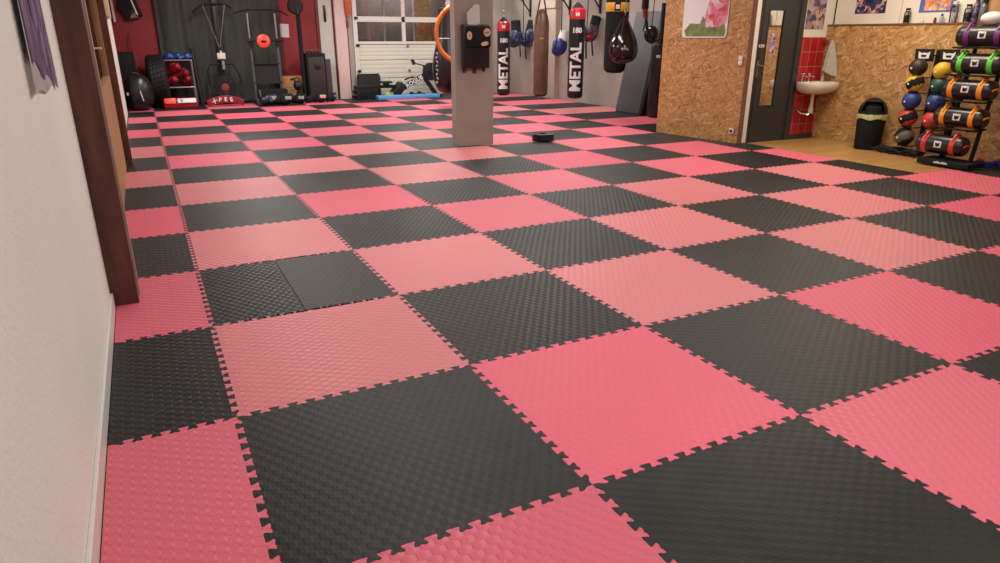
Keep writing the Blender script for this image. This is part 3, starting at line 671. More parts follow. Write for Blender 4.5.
# leaning pads beside the cubicle
pad = thing('crash_pad', 'tall dark grey padded board leaning on the wall behind the teardrop bag', 'pad', (8.42, 8.62, 0.0), rot=(0, math.radians(11.2), 0))
MB().box((0, 0, 0.96), (0.08, 0.80, 1.92), bev=0.015).build('pad', GREYV, pad)
MB().box((0.008, 0, 0.96), (0.07, 0.812, 1.93), bev=0.01).build('edge_binding', GREYF, pad)
MB().bb((-0.045, 0.02, 1.55), (-0.04, 0.06, 1.75)).build('handle', BLACKM, pad)
tag(MB().box((8.565, 8.15, 0.96), (0.10, 0.10, 1.92), (0, math.radians(11), 0), bev=0.012).build('folded_pad', LEATHER), 'narrow black folded pad squeezed beside the dark grey leaning board', 'pad')
t = thing('standing_bag', 'slim black standing bag with a white label next to the chipboard cubicle', 'punching bag', (8.42, 7.78, 0.0), fz(8.42, 7.78))
MB().lathe([(0.05, 0.0), (0.15, 0.006), (0.17, 0.04), (0.172, 1.25), (0.16, 1.30), (0.02, 1.31)]).build('bag_body', LEATHER, t)
MB().bb((-0.07, -0.178, 1.07), (0.0, -0.168, 1.12)).build('label', WHITEP, t)
MB().cyl((0, 0, 1.30), (0, 0, 2.0), 0.04).build('pole', BLACKM, t)
t = thing('speed_ball', 'shiny black round speed ball on a strap above the slim standing bag', 'speed ball', (7.92, 7.46, 1.35), fz(7.9, 7.4))
MB().ell((0, 0, 0.12), (0.13, 0.13, 0.15)).build('ball', GLOSSB, t)
MB().tube([(0, 0, 0.24), (0.02, 0, 0.9), (0, 0, ZC-1.35)], 0.008, 6).build('cord', BLACKM, t)
MB().tube([(0.02, -0.10, 0.02), (0.08, -0.13, 0.0), (0.15, -0.13, 0.05), (0.22, -0.12, 0.04), (0.27, -0.12, 0.0)], 0.016, 7).build('strap_end', BLACKM, t)
t = thing('suspension_strap', 'black strap with a red loop dangling between teardrop bag and cubicle', 'strap', (7.72, 7.38, 1.72), fz(7.7, 7.4))
MB().tube([(0.0, 0, 0.0), (0.03, 0.0, -0.16), (0.10, 0.0, -0.34), (0.14, 0, -0.40)], [0.02, 0.026, 0.034, 0.03], 8).build('strap', BLACKM, t)
MB().tube([(-0.03, 0, 0.18), (0, 0, 0.0)], [0.05, 0.035], 8).build('red_loop', DREDV, t)
MB().tube([(-0.03, 0, 0.16), (-0.03, 0, ZC-1.72)], [0.06, 0.05], 8).build('webbing', BLACKM, t)

# poster on the cubicle
pc = thing('poster', 'white poster with pink and red shapes over green on the chipboard cubicle', 'poster', (7.262, 5.46, 1.42), math.atan2(4.66-6.20, 7.385-7.15))
# local +x runs along the wall, local -y faces the room
def rr(x0, z0, x1, z1, r, d, y):
    pts = []
    for cx, cz, a0 in ((x1-r, z1-r, 0), (x0+r, z1-r, 90), (x0+r, z0+r, 180), (x1-r, z0+r, 270)):
        for k in range(5): a = math.radians(a0+k*22.5); pts.append((cx+r*math.cos(a), cz+r*math.sin(a)))
    return pts
PM = lambda y: Matrix(((1, 0, 0, 0), (0, 0, -1, y), (0, 1, 0, 0), (0, 0, 0, 1)))
MB().prism(rr(-0.38, 0, 0.42, 1.3, 0.05, 0, 0), 0.006, PM(-0.006)).build('sheet', WHITEP, pc, smooth=False)
GR1 = plain('olive_print', (0.16, 0.20, 0.06), 0.5, vary=0.4, nscale=12); PK1 = art('pink_red_print', [(0.60, 0.12, 0.22), (0.65, 0.30, 0.36), (0.55, 0.04, 0.05), (0.66, 0.5, 0.5)], 14)
MB().prism([(-0.30, 0.02), (0.38, 0.02), (0.40, 0.10), (0.34, 0.26), (0.06, 0.22), (-0.02, 0.30), (-0.06, 0.19), (-0.24, 0.20), (-0.34, 0.10)], 0.002, PM(-0.0125)).build('green_shapes', GR1, pc, smooth=False)
MB().prism([(0.05, 0.14), (0.30, 0.15), (0.40, 0.22), (0.41, 0.62), (0.40, 0.9), (0.10, 0.85), (-0.02, 0.62), (0.08, 0.5), (0.02, 0.30)], 0.002, PM(-0.015)).build('pink_figure', PK1, pc, smooth=False)
sw = thing('light_switch', 'white double light switch on the chipboard beside the black door', 'switch', (7.362, 4.76, 1.12), math.atan2(4.66-6.20, 7.385-7.15))
MB().box((0, -0.012, 0), (0.06, 0.02, 0.13), bev=0.005).build('plate', WHITE, sw); MB().box((0, -0.024, 0.03), (0.04, 0.008, 0.045), bev=0.002).box((0, -0.024, -0.03), (0.04, 0.008, 0.045), bev=0.002).build('rocker', WHITEP, sw)
sw = thing('wall_socket', 'white power socket low on the chipboard beside the black door', 'socket', (7.362, 4.78, 0.15), math.atan2(4.66-6.20, 7.385-7.15))
MB().box((0, -0.012, 0), (0.075, 0.02, 0.08), bev=0.005).build('plate', WHITE, sw); MB().cyl((0, -0.02, 0), (0, -0.026, 0), 0.024).build('socket_hole', DREDV, sw)

# ---------------------------------------------------------------- basin corner
sk = thing('wash_basin', 'white porcelain hand basin on the red tiles', 'basin', (8.545, 4.62, 0.625))
def basin():
    t = bmesh.new(); rings = []; N = 28
    def outline(s, sy, z, yo=0):
        ring = []
        for k in range(N):
            a = 2*PI*k/N; x = math.copysign(abs(math.cos(a))**0.75, math.cos(a))*0.295*s; y = -0.24+math.sin(a)*0.235*sy
            if math.sin(a) > 0: y = -0.24+abs(math.sin(a))**0.45*0.235*sy
            ring.append(t.verts.new((x, y+yo, z)))
        return ring
    for s, sy, z, yo in [(0.30, 0.35, 0.02, 0.05), (0.62, 0.62, 0.04, 0.04), (0.88, 0.88, 0.08, 0.015), (0.97, 0.97, 0.125, 0), (1, 1, 0.185, 0), (0.98, 0.98, 0.20, 0), (0.88, 0.82, 0.195, -0.02), (0.78, 0.68, 0.13, -0.02), (0.45, 0.4, 0.07, 0), (0.05, 0.05, 0.06, 0)]:
        rings.append(outline(s, sy, z, yo))
    for A, B in zip(rings, rings[1:]):
        for k in range(N): t.faces.new((A[k], A[(k+1) % N], B[(k+1) % N], B[k]))
    t.faces.new(rings[0][::-1]); t.faces.new(rings[-1]); return t
b_ = MB(); b_.add(basin()); b_.build('bowl', PORC, sk)
MB().tube([(0, -0.17, 0.03), (0, -0.17, -0.12), (0.0, -0.17, -0.22)], 0.024, 12).cyl((0, -0.17, -0.16), (0, -0.17, -0.24), 0.034).build('drain_trap', PORC, sk)
MB().tube([(0, -0.17, -0.23), (-0.02, -0.15, -0.27), (-0.10, -0.08, -0.25), (-0.12, -0.015, -0.20)], 0.014, 8).tube([(0, -0.17, -0.24), (0.08, -0.16, -0.26), (0.18, -0.14, -0.24), (0.22, -0.02, -0.22)], 0.013, 8).build('drain_pipe', CHROME, sk)
for x in (-0.14, 0.0):
    tp = MB().tube([(x, -0.05, 0.19), (x, -0.05, 0.27), (x+0.01, -0.08, 0.285), (x+0.015, -0.13, 0.265)], [0.016, 0.013, 0.012, 0.010], 10).build('tap', CHROME, sk)
    MB().cyl((x, -0.05, 0.27), (x, -0.05, 0.30), 0.012).box((x, -0.05, 0.305), (0.05, 0.014, 0.012), (0, 0, 0.5), bev=0.004).box((x, -0.05, 0.305), (0.014, 0.05, 0.012), (0, 0, 0.5), bev=0.004).build('tap_handle', CHROME, tp)
tw = thing('towel', 'grey towel hanging on a hook in the corner above the basin', 'towel', (8.815, 4.46, 0.93))
t = bmesh.new(); rings = []; NR = 32
for k in range(9):
    v = k/8; z = 0.46*(1-v); wd = 0.014+0.12*v**0.7; dp = 0.014+0.045*v; ring = []
    for a in range(NR):
        an = 2*PI*a/NR; f = 1+0.13*math.sin(an*5+v*2); ring.append(t.verts.new((-0.02+wd*math.cos(an)*f*0.75, -0.05*v+dp*math.sin(an)*f-wd*math.cos(an)*0.35, z-(0.05*math.cos(an+0.6) if k == 8 else 0))))
    rings.append(ring)
for A, B in zip(rings, rings[1:]):
    for k in range(NR): t.faces.new((A[k], A[(k+1) % NR], B[(k+1) % NR], B[k]))
t.faces.new(rings[0][::-1]); t.faces.new(rings[-1]); b_ = MB(); b_.add(t); b_.build('cloth', TOWEL, tw)
MB().bb((-0.02, 0.09, 0.42), (0.02, 0.13, 0.47)).tube([(0, 0.10, 0.44), (0, 0.0, 0.435), (0, -0.02, 0.46)], 0.007, 6).build('hook', STEEL, tw)
def soap(loc, label): 
    d = thing('soap_dispenser', label, 'soap dispenser', loc)
    MB().lathe([(0.018, 0), (0.022, 0.004), (0.022, 0.07), (0.01, 0.085), (0.01, 0.10)], seg=16).build('bottle', WHITE, d)
    MB().bb((-0.025, -0.007, 0.10), (0.008, 0.007, 0.112)).build('pump', WHITE, d)
soap((8.78, 4.52, 0.825), 'small white soap bottle on the basin rim below the towel')

def poster_flat(loc, wx, wz, rotz, mat, label, border=None):
    p = thing('poster', label, 'poster', loc, rotz)
    MB().box((0, -0.003, wz/2), (wx, 0.003, wz)).build('sheet', border or mat, p, smooth=False)
    if border: MB().box((0, -0.0055, wz/2), (wx*0.72, 0.002, wz*0.94)).build('printed_picture', mat, p, smooth=False)
poster_flat((8.575, 4.63, 1.54), 0.38, 0.60, 0, ART_A, 'violet and gold poster above the red tiles')
poster_flat((8.95, 4.06, 1.74), 0.46, 0.62, -PI/2, ART_B, 'navy and red poster on the white wall right of the corner')
poster_flat((8.95, 3.13, 1.735), 0.46, 0.62, -PI/2, ART_C, 'orange poster with a blue border above the bottles', border=plain('blue_border', (0.06, 0.12, 0.33), 0.5))
struct(MB().bb((8.944, 3.60, 1.61), (8.951, 3.606, ZC)).build('trim_8', BEIGE, smooth=False))

# bottles on the ledge
def bottle(name, y, r, h, body, cap, label, caph=0.03, content=None, x=8.895):
    b_ = thing(name, label, 'bottle', (x, y, 1.605))
    MB().lathe([(r*0.85, 0), (r*0.9, 0.005), (r, h*0.5), (r*0.95, h*0.82), (r*0.6, h*0.9), (r*0.58, h)], seg=20).build('bottle_body', body, b_)
    MB().lathe([(r*0.68, h-0.004), (r*0.7, h+caph), (0.004, h+caph)], seg=20).build('cap', cap, b_)
    if content: MB().lathe([(r*0.6, 0.01), (r*0.7, h*0.6), (0.01, h*0.62)], seg=16).build('content', content, b_)
    return b_
WP = GLASS
bottle('shaker_bottle', 3.47, 0.040, 0.165, CLEAR, BLACK, 'clear shaker bottle with black cap, alone at the left of the ledge', 0.02, BLACKM)
bottle('plastic_cup', 3.25, 0.020, 0.035, WHITE, WHITE, 'tiny white cup on the ledge below the orange poster', 0.004)
bottle('small_jar', 3.09, 0.018, 0.05, BROWNL, BLACK, 'small brown jar on the ledge right of the orange poster', 0.012)
bottle('spray_bottle', 3.01, 0.022, 0.085, plain('bluish_plastic', (0.30, 0.36, 0.45), 0.3), BLUE, 'slim pale blue bottle beside the small brown jar', 0.02)
bottle('water_bottle', 2.87, 0.045, 0.215, CLEAR, WHITE, 'tall clear water bottle with a white cap on the ledge', 0.03)
bottle('shaker_bottle', 2.70, 0.045, 0.185, CLEAR, BLACK, 'clear shaker bottle with black lid beside the speckled bottle', 0.02, SPECK)
bottle('drinking_bottle', 2.615, 0.036, 0.25, SPECK, BLACK, 'tall purple speckled drinking bottle on the ledge', 0.03)
bottle('drinking_bottle', 2.53, 0.040, 0.215, plain('smoke_plastic', (0.12, 0.13, 0.15), 0.2), BLACK, 'smoky grey drinking bottle with a large black top, last on the ledge', 0.08)

# bin
bn = thing('rubbish_bin', 'round black swing-top bin with a pale green liner rim by the chipboard wall', 'bin', (8.60, 3.50, -0.012), fz(8.6, 3.5))
MB().lathe([(0.150, 0), (0.158, 0.01), (0.178, 0.44), (0.178, 0.46), (0.001, 0.455)], seg=36).build('bin_body', BLACKM, bn)
ln = MB(); t = bmesh.new(); rings = []
for k, (r, z) in enumerate([(0.176, 0.405), (0.186, 0.41), (0.188, 0.45), (0.184, 0.47), (0.172, 0.475)]):
    rings.append([t.verts.new(((r+0.004*math.sin(a*1.7))*math.cos(2*PI*a/36), (r+0.004*math.sin(a*1.7))*math.sin(2*PI*a/36), z+(0.012*math.sin(a*0.9) if k < 2 else 0))) for a in range(36)])
for A, B in zip(rings, rings[1:]):
    for k in range(36): t.faces.new((A[k], A[(k+1) % 36], B[(k+1) % 36], B[k]))
ln.add(t); ln.build('bin_liner', LINER, bn)
# domed lid with an opening cut towards the room
t = bmesh.new(); N, K = 36, 9; rings = []
for k in range(K+1):
    a = k/K*PI/2; rings.append([t.verts.new((0.182*math.cos(a)*math.cos(2*PI*q/N), 0.182*math.cos(a)*math.sin(2*PI*q/N), 0.47+0.215*math.sin(a))) for q in range(N)] if k < K else [t.verts.new((0, 0, 0.685))])
for k in range(K):
    for q in range(N):
        ang = (2*PI*(q+0.5)/N + PI/2) % (2*PI)        # angle from -y
        ang = min(ang, 2*PI-ang)
        if 1 <= k <= 4 and ang < 0.95: continue
        A, B = rings[k], rings[k+1]
        if k == K-1: t.faces.new((A[q], A[(q+1) % N], B[0]))
        else: t.faces.new((A[q], A[(q+1) % N], B[(q+1) % N], B[q]))
bmesh.ops.solidify(t, geom=list(t.faces), thickness=0.006)
lm = MB(); lm.add(t); lm.build('lid', plain('lid_plastic', (0.03, 0.03, 0.032), 0.35), bn)
t = bmesh.new()
fl_ = MB().lathe([(0.12, 0.475), (0.11, 0.56), (0.07, 0.60), (0.01, 0.61)], seg=28).build('swing_flap', BLACKM, bn)

# straps lying on the floor by the bin
st = MB(); random.seed(3)
for k in range(5):
    pts = []
    for q in range(14):
        v = q/13; pts.append((8.55+0.09*math.sin(q*0.9+k*2), 3.32-0.62*v+0.02*math.sin(q+k), -0.005+0.016*k*0.8+0.012*abs(math.sin(q*1.3+k))))
    st.tube(pts, 0.020, 6)
tag(st.build('resistance_bands', BLACKM), 'tangle of black bands lying on the wood floor between bin and ball racks', 'exercise band')

# medicine balls on two wall racks
def ball_rack(y, zs, label):
    r_ = thing('ball_rack', label, 'ball rack', (8.78, y, -0.012), 0, 'medicine ball racks')
    MB().bb((-0.02, -0.10, 0.02), (0.03, -0.065, 1.30)).bb((-0.02, -0.10, 0.0), (0.06, -0.06, 0.03)).build('upright', BLACKM, r_, smooth=False)
    for z in zs:
        a = MB(); a.tube([(0.02, -0.08, z-0.10), (-0.10, -0.075, z-0.115), (-0.22, -0.04, z-0.115), (-0.26, 0.0, z-0.105)], 0.007, 6)
        a.tube([(-0.22+0.06*math.cos(q*PI/8), 0.06*math.sin(q*PI/8), z-0.098) for q in range(16)], 0.006, 6, True); a.build('cradle', BLACKM, r_)
    s_ = MB().box((-0.14, 0.0, 1.235), (0.016, 0.24, 0.15), (0, -0.12, 0), bev=0.005).bb((-0.14, -0.09, 1.22), (0.0, -0.075, 1.24)).build('sign', BLACK, r_)
    MB().prism([(-0.065, -0.04), (0.065, -0.04), (0.075, 0.045), (0.04, 0.025), (0.0, 0.03), (-0.04, 0.025), (-0.075, 0.045)], 0.003, Matrix.Translation((-0.151, 0, 1.235)) @ Matrix(((0, 0, -1, 0), (-1, 0, 0, 0), (0, 1, 0, 0), (0, 0, 0, 1)))).build('white_badge', WHITEP, s_, smooth=False)
    MB().prism([(-0.03, -0.02), (0.03, -0.02), (0.035, 0.005), (-0.035, 0.005)], 0.003, Matrix.Translation((-0.154, 0, 1.235)) @ Matrix(((0, 0, -1, 0), (-1, 0, 0, 0), (0, 1, 0, 0), (0, 0, 0, 1)))).build('badge_mark', BLACK, s_, smooth=False)
    return r_
za = [1.08, 0.89, 0.675, 0.46, 0.225]; zb = [1.05, 0.88, 0.68, 0.465, 0.235]
ball_rack(2.97, za, 'black upright ball rack holding five balls, nearer the bin')
ball_rack(2.66, zb, 'black upright ball rack holding five balls, beside the bag rack')
def ball(y, z, r, m1, m2, label):
    b_ = thing('medicine_ball', label, 'medicine ball', (8.56, y, z), 0, 'medicine balls')
    o_ = MB().ell((0, 0, 0), (r, r, r), u=32, v=20).build('ball', m1, b_)
    if m2:
        me = o_.data; me.materials.append(m2)
        for p in me.polygons:
            c = p.center
            if abs(c.z*0.8+c.y*0.5+0.012) < r*0.40: p.material_index = 1
    MB().cyl((-r-0.0005, 0.02, -0.01), (-r+0.006, 0.02, -0.01), 0.012, seg=12).build('valve', WHITEP, b_)
DBALL = plain('dark_brown_rubber', (0.022, 0.014, 0.014), 0.5)
ball(2.97, za[0], 0.105, DBALL, None, 'plain dark medicine ball at the top of the rack nearer the bin')
ball(2.97, za[1], 0.105, YEL, BLACKM, 'yellow medicine ball with a black band')
ball(2.97, za[2], 0.108, BLUE, None, 'blue medicine ball in the rack nearer the bin')
ball(2.97, za[3], 0.110, REDBALL, BLACKM, 'red and black medicine ball in the rack nearer the bin')
ball(2.97, za[4], 0.115, BLACKM, plain('khaki_grey_rubber', (0.10, 0.09, 0.07), 0.6), 'large black and grey medicine ball lowest in the rack nearer the bin')
ball(2.66, zb[0], 0.102, YEL, None, 'plain yellow medicine ball beside the green-strapped bag')
ball(2.66, zb[1], 0.102, GREEN, None, 'dark green medicine ball beside the amber-strapped bag')
ball(2.66, zb[2], 0.108, BLUE, None, 'blue medicine ball beside the bag rack')
ball(2.66, zb[3], 0.108, REDBALL, None, 'plain red medicine ball beside the bag rack')

# power bags on their rack
rk = thing('bag_rack', 'black tiered rack stacked with five power bags', 'rack', (8.42, 2.17, -0.012))
MB().box((-0.17, -0.02, 0.05), (0.34, 0.60, 0.06), bev=0.008).build('base', BLACKM, rk)
bm_ = MB()
for k in range(7): bm_.bb((-0.343, -0.085+k*0.024, 0.044), (-0.339, -0.068+k*0.024, 0.068 if k % 3 else 0.060))
bm_.build('base_marks', WHITEP, rk, smooth=False)
for y in (-0.17, 0.17): MB().tube([(-0.04, y, 0.05), (0.17, y, 1.42)], 0.024, 8).build('upright', BLACKM, rk)
BX = [8.22, 8.30, 8.34, 8.38, 8.42]; BZ = [0.235, 0.555, 0.865, 1.15, 1.45]; BY = [2.27, 2.17, 2.17, 2.15, 2.16]
for k in range(1, 5):
    MB().bb((BX[k]-8.42-0.13, -0.27, BZ[k]-0.125), (BX[k]-8.42-0.11, 0.27, BZ[k]-0.105)).bb((BX[k]-8.42-0.13, -0.19, BZ[k]-0.13), (0.10, -0.15, BZ[k]-0.115)).bb((BX[k]-8.42-0.13, 0.15, BZ[k]-0.13), (0.10, 0.19, BZ[k]-0.115)).build('shelf_arm', BLACKM, rk, smooth=False)
def power_bag(k, mat, cname, where):
    r = 0.118 if k == 4 else 0.112; L = 0.27 if k != 4 else 0.29
    p = thing('power_bag', 'black cylindrical power bag with %s straps, %s' % (cname, where), 'power bag', (BX[k], BY[k], BZ[k]), 0, 'power bags')
    MY = Matrix.Rotation(-PI/2, 4, 'X')
    MB().lathe([(0.01, -L), (r*0.82, -L), (r*0.96, -L+0.018), (r, -L+0.05), (r, L-0.05), (r*0.96, L-0.018), (r*0.82, L), (0.01, L)], MY, 32).build('bag_body', LEATHER, p)
    for y in (-0.165, 0.165):
        s_ = MB().lathe([(r+0.001, y-0.03), (r+0.005, y-0.028), (r+0.005, y+0.028), (r+0.001, y+0.03)], MY, 32).build('strap', mat, p)
        MB().tube([((r+0.004)*math.cos(a), y+0.0, (r+0.004+0.03*math.sin((a-1.2)/1.4*PI))*math.sin(a)) for a in [1.2+1.4*q/8 for q in range(9)]], 0.013, 7).build('handle', mat, s_)
    MB().tube([(r*0.5*math.cos(a), -L-0.004-0.02*math.sin(a/ PI*PI), r*0.5*math.sin(a)*0.4) for a in [q*PI/8 for q in range(9)]], 0.010, 6).build('end_handle', mat, p)
    lb = MB().box((-r-0.001, -0.01, 0.01), (0.004, 0.085, 0.075), bev=0.001).build('label', WHITEP, p)
    MB().prism([(-0.022, -0.02), (0.0, -0.028), (0.024, -0.016), (0.026, 0.024), (0.012, 0.012), (-0.010, 0.014), (-0.026, 0.022)], 0.003, Matrix.Translation((-r-0.003, -0.01, 0.01)) @ Matrix(((0, 0, -1, 0), (-1, 0, 0, 0), (0, 1, 0, 0), (0, 0, 0, 1)))).build('label_mark', BLACK, lb, smooth=False)
power_bag(0, BRED, 'red', 'lowest in the rack'); power_bag(1, AMBER, 'amber', 'second from the bottom of the rack')
power_bag(2, AMBER, 'amber', 'in the middle of the rack'); power_bag(3, LIME, 'lime green', 'second from the top'); power_bag(4, PURP, 'purple', 'topmost in the rack')
wr = thing('towel_roll', 'white rolled bundle lying on the topmost power bag', 'towel roll', (8.42, 2.14, 1.635), 0.1)
MB().ell((0, 0, 0.0), (0.070, 0.125, 0.072)).build('roll', WHITE, wr); MB().tube([(0.05*math.cos(a), -0.06, 0.05*math.sin(a)) for a in [q*PI/6 for q in range(12)]], 0.008, 6, True).build('band', PAPER, wr)
def dumbbell(x, y, rz, mat, label, r=0.035, z0=-0.012):
    d = thing('dumbbell', label, 'dumbbell', (x, y, z0+r), rz, 'small coloured dumbbells')
    MB().cyl((-0.05, 0, 0), (0.05, 0, 0), 0.013, seg=12).build('grip', mat, d)
    for s in (-1, 1): MB().cyl((s*0.04, 0, 0), (s*0.095, 0, 0), r, seg=8).build('weight_end', mat, d)
dumbbell(8.70, 2.08, 0.4, REDV, 'red dumbbell nearest the bag rack base, lower one'); dumbbell(8.74, 1.99, 2.0, REDV, 'red dumbbell behind the first one, tilted toward the blue ones')
dumbbell(8.60, 1.97, 0.9, GBLUE, 'blue dumbbell at the left of the blue group'); dumbbell(8.68, 1.90, 0.1, GBLUE, 'blue dumbbell in the middle of the blue group')
dumbbell(8.66, 1.80, 0.6, GBLUE, 'blue dumbbell nearest the right edge of the photo', z0=0.0); dumbbell(8.76, 1.82, 1.3, GBLUE, 'blue dumbbell at the back right of the blue group', z0=0.0)

# ---------------------------------------------------------------- back of the room, left
cb = thing('curtain', 'dark grey green curtain in heavy folds on the red back wall', 'curtain', (1.58, 14.5, 0.02))
t = bmesh.new(); n = 150; rows = [0, 0.8, 1.6, 2.4, 2.9]; g = []
for z in rows:
    g.append([t.verts.new((-1.27+2.54*k/n, 0.026*math.sin(k*0.27+0.25*math.sin(z*2)+math.sin(k*0.09)*1.5) + 0.006*math.sin(k*0.7), z)) for k in range(n+1)])
for a in range(len(rows)-1):
    for k in range(n): t.faces.new((g[a][k], g[a][k+1], g[a+1][k+1], g[a+1][k]))
bmesh.ops.solidify(t, geom=list(t.faces), thickness=0.006); b_ = MB(); b_.add(t); b_.build('cloth', CURT, cb)
MB().cyl((-1.32, 0, 2.93), (1.32, 0, 2.93), 0.015).build('rail', DARKM, cb)

# hanging dark clothing / pennants on the red wall
hc = thing('hanging_shirt', 'black shirt with white print hanging on the dark red wall', 'shirt', (-0.14, 14.52, 1.74))
MB().prism([(-0.10, 0.0), (0.10, 0.02), (0.22, 0.08), (0.12, 0.40), (0.10, 0.8), (-0.16, 0.8), (-0.18, 0.35), (-0.22, 0.22), (-0.13, 0.12)], 0.03, PM(0)).build('cloth', BLACKM, hc)
MB().prism([(-0.02, 0.03), (0.13, 0.05), (0.10, 0.17), (0.0, 0.20)], 0.003, PM(-0.033)).build('print', ART_D, hc, smooth=False)
MB().prism([(0.10, 0.12), (0.13, 0.10), (0.03, 0.5), (0.0, 0.5)], 0.003, PM(-0.034)).build('stripe', WHITEP, hc, smooth=False)
hc = thing('pennant', 'dark narrow pennant with a pale edge in the red corner', 'pennant', (-0.49, 14.52, 1.70))
MB().prism([(-0.14, 0.05), (0.0, 0.0), (0.02, 0.9), (-0.14, 0.9)], 0.01, PM(0)).build('cloth', BLACKM, hc, smooth=False); MB().prism([(0.0, 0.0), (0.05, 0.01), (0.03, 0.9), (0.0, 0.9)], 0.012, PM(0)).build('edge', PINKW, hc, smooth=False)

# black ball bag on the floor
bb = thing('wrecking_ball_bag', 'large black leather ball bag with a white mark standing in the back left corner', 'punching bag', (-0.26, 13.43, 0), fz(-0.26, 13.43))
pr = [(0.01, 0.005), (0.12, 0.01), (0.20, 0.05), (0.26, 0.14), (0.285, 0.28), (0.28, 0.42), (0.25, 0.54), (0.20, 0.63), (0.13, 0.69), (0.01, 0.71)]
MB().lathe(pr, seg=32).build('bag_body', LEATHER, bb)
pp = MB()
for k in range(6): a = k*PI/3+0.1; pp.tube([((r+0.001)*math.cos(a), (r+0.001)*math.sin(a), z) for r, z in pr[1:-1]], 0.004, 5)
pp.build('piping', DBROWNL, bb)
MB().bb((-0.205, -0.225, 0.31), (-0.145, -0.205, 0.37)).build('label', PAPER, bb)
MB().tube([(0.05, -0.258, 0.44), (0.045, -0.278, 0.36), (0.06, -0.28, 0.30), (0.075, -0.272, 0.20)], 0.010, 6).build('printed_mark', WHITEP, bb)
MB().tube([(-0.10, 0, 0.66), (-0.05, -0.03, 0.73), (0.04, -0.03, 0.73), (0.10, 0, 0.66)], 0.014, 7).build('carry_loop', DBROWNL, bb)
tag(MB().box((-0.46, 14.15, 0.56), (0.46, 0.28, 1.12), (-0.06, 0, 0.1), bev=0.03).build('kick_shield', BLACKM), 'tall black padded block standing behind the ball bag', 'pad')
tag(MB().cyl((-0.09, 13.98, 0.0), (-0.24, 14.55, 1.5), 0.012).build('wooden_stick', DREDV), 'thin dark red rod leaning on the red wall behind the ball bag', 'stick')
ty = thing('tyre', 'big black lorry tyre standing upright by the glove cart', 'tyre', (0.15, 14.06, 0.535))
prf = []
def tyre():
    t = bmesh.new(); N = 48; sec = [(0.30, -0.16), (0.40, -0.19), (0.49, -0.17), (0.52, -0.13), (0.525, 0.0), (0.52, 0.13), (0.49, 0.17), (0.40, 0.19), (0.30, 0.16), (0.28, 0.0)]; R = []
    for k in range(N): a = 2*PI*k/N; R.append([t.verts.new((x, r*math.cos(a), r*math.sin(a))) for r, x in sec])
    for k in range(N):
        A, B = R[k], R[(k+1) % N]
        for q in range(len(sec)): t.faces.new((A[q], A[(q+1) % len(sec)], B[(q+1) % len(sec)], B[q]))
    return t
b_ = MB(); b_.add(tyre()); b_.build('tyre_body', BLACKM, ty)
tr_ = MB()
for x in (-0.10, -0.035, 0.035, 0.10):
    for k in range(36): a = 2*PI*k/36+x*2; tr_.box((x, 0.525*math.cos(a), 0.525*math.sin(a)), (0.052, 0.018, 0.078), (a-PI/2+PI/2, 0, 0))
tr_.build('tread', BLACK, ty, smooth=False)
# glove cart
ct = thing('glove_cart', 'grey metal mesh cart filled with red gloves', 'cart', (0.58, 13.98, 0))
fm = MB()
for x in (-0.27, 0.27):
    for y in (-0.15, 0.15): fm.tube([(x, y, 0.03), (x, y, 0.95)], 0.014, 6)
for z in (0.40, 0.95):
    fm.tube([(-0.27, -0.15, z), (0.27, -0.15, z), (0.27, 0.15, z), (-0.27, 0.15, z)], 0.013, 6, True)
fm.build('frame', STEEL, ct)
ms = MB()
for k in range(1, 14): ms.cyl((-0.27+0.54*k/14, -0.15, 0.40), (-0.27+0.54*k/14, -0.15, 0.95), 0.0018, seg=4)
for k in range(1, 12): ms.cyl((-0.27, -0.15, 0.40+0.55*k/12), (0.27, -0.15, 0.40+0.55*k/12), 0.0018, seg=4)
ms.bb((-0.26, -0.14, 0.40), (0.26, 0.14, 0.41)).bb((-0.265, 0.14, 0.40), (0.265, 0.15, 0.95)); ms.build('mesh_basket', DARKM, ct)
for k, (x, z, rz, lb) in enumerate([(-0.14, 0.53, 0.3, 'dark red glove lying at the bottom left inside the mesh cart'), (0.15, 0.54, -0.5, 'dark red glove lying at the bottom right inside the mesh cart'), (-0.06, 0.80, 0.9, 'dark red glove on top left inside the mesh cart'), (0.09, 0.68, 1.3, 'dark red glove in the middle inside the mesh cart')]):
    glove_thing(lb, (0.58+x, 13.98, z), DREDV if k % 2 else REDV, DREDV, 1.3, (0.6, rz, 0.3), 0, 'red gloves in the cart')
for k, (x, y, rz, lb) in enumerate([(-0.17, -0.02, 1.4, 'blue glove lying on the left of the cart top'), (0.0, 0.03, 1.2, 'blue glove lying in the middle of the cart top'), (0.19, -0.02, 1.9, 'blue glove lying on the right of the cart top')]):
    glove_thing(lb, (0.58+x, 13.98+y, 1.03), GBLUE, BLUE, 1.25, (1.3, 0, rz), 0, 'blue gloves on the cart')
tag(MB().tube([(0.96, 14.05, 0.0), (0.90, 14.12, 1.15)], [0.05, 0.04], 10).cyl((0.90, 14.12, 1.14), (0.90, 14.12, 1.19), 0.045).build('rolled_mat', LEATHER), 'narrow black roll standing upright right of the glove cart', 'rolled mat')
ks = thing('kick_shield', 'red padded shield with a white panel lying in front of the glove cart', 'pad', (0.50, 13.62, 0.0), 0.05)
MB().box((0, 0, 0.10), (0.66, 0.28, 0.20), bev=0.05).build('pad', REDV, ks)
MB().box((0.12, -0.135, 0.15), (0.36, 0.03, 0.10), (-0.5, 0, 0), bev=0.01).build('white_panel', WHITEP, ks)
text_mesh('Y', 0.08, 0.003, 'printed_mark', BLACKM, ks, TR((0.02, -0.155, 0.15), (PI/2-0.5, 0, 0)), bold=0.003)
MB().box((-0.20, -0.12, 0.15), (0.22, 0.05, 0.12), (-0.4, 0, 0), bev=0.02).build('red_panel', REDOR, ks)
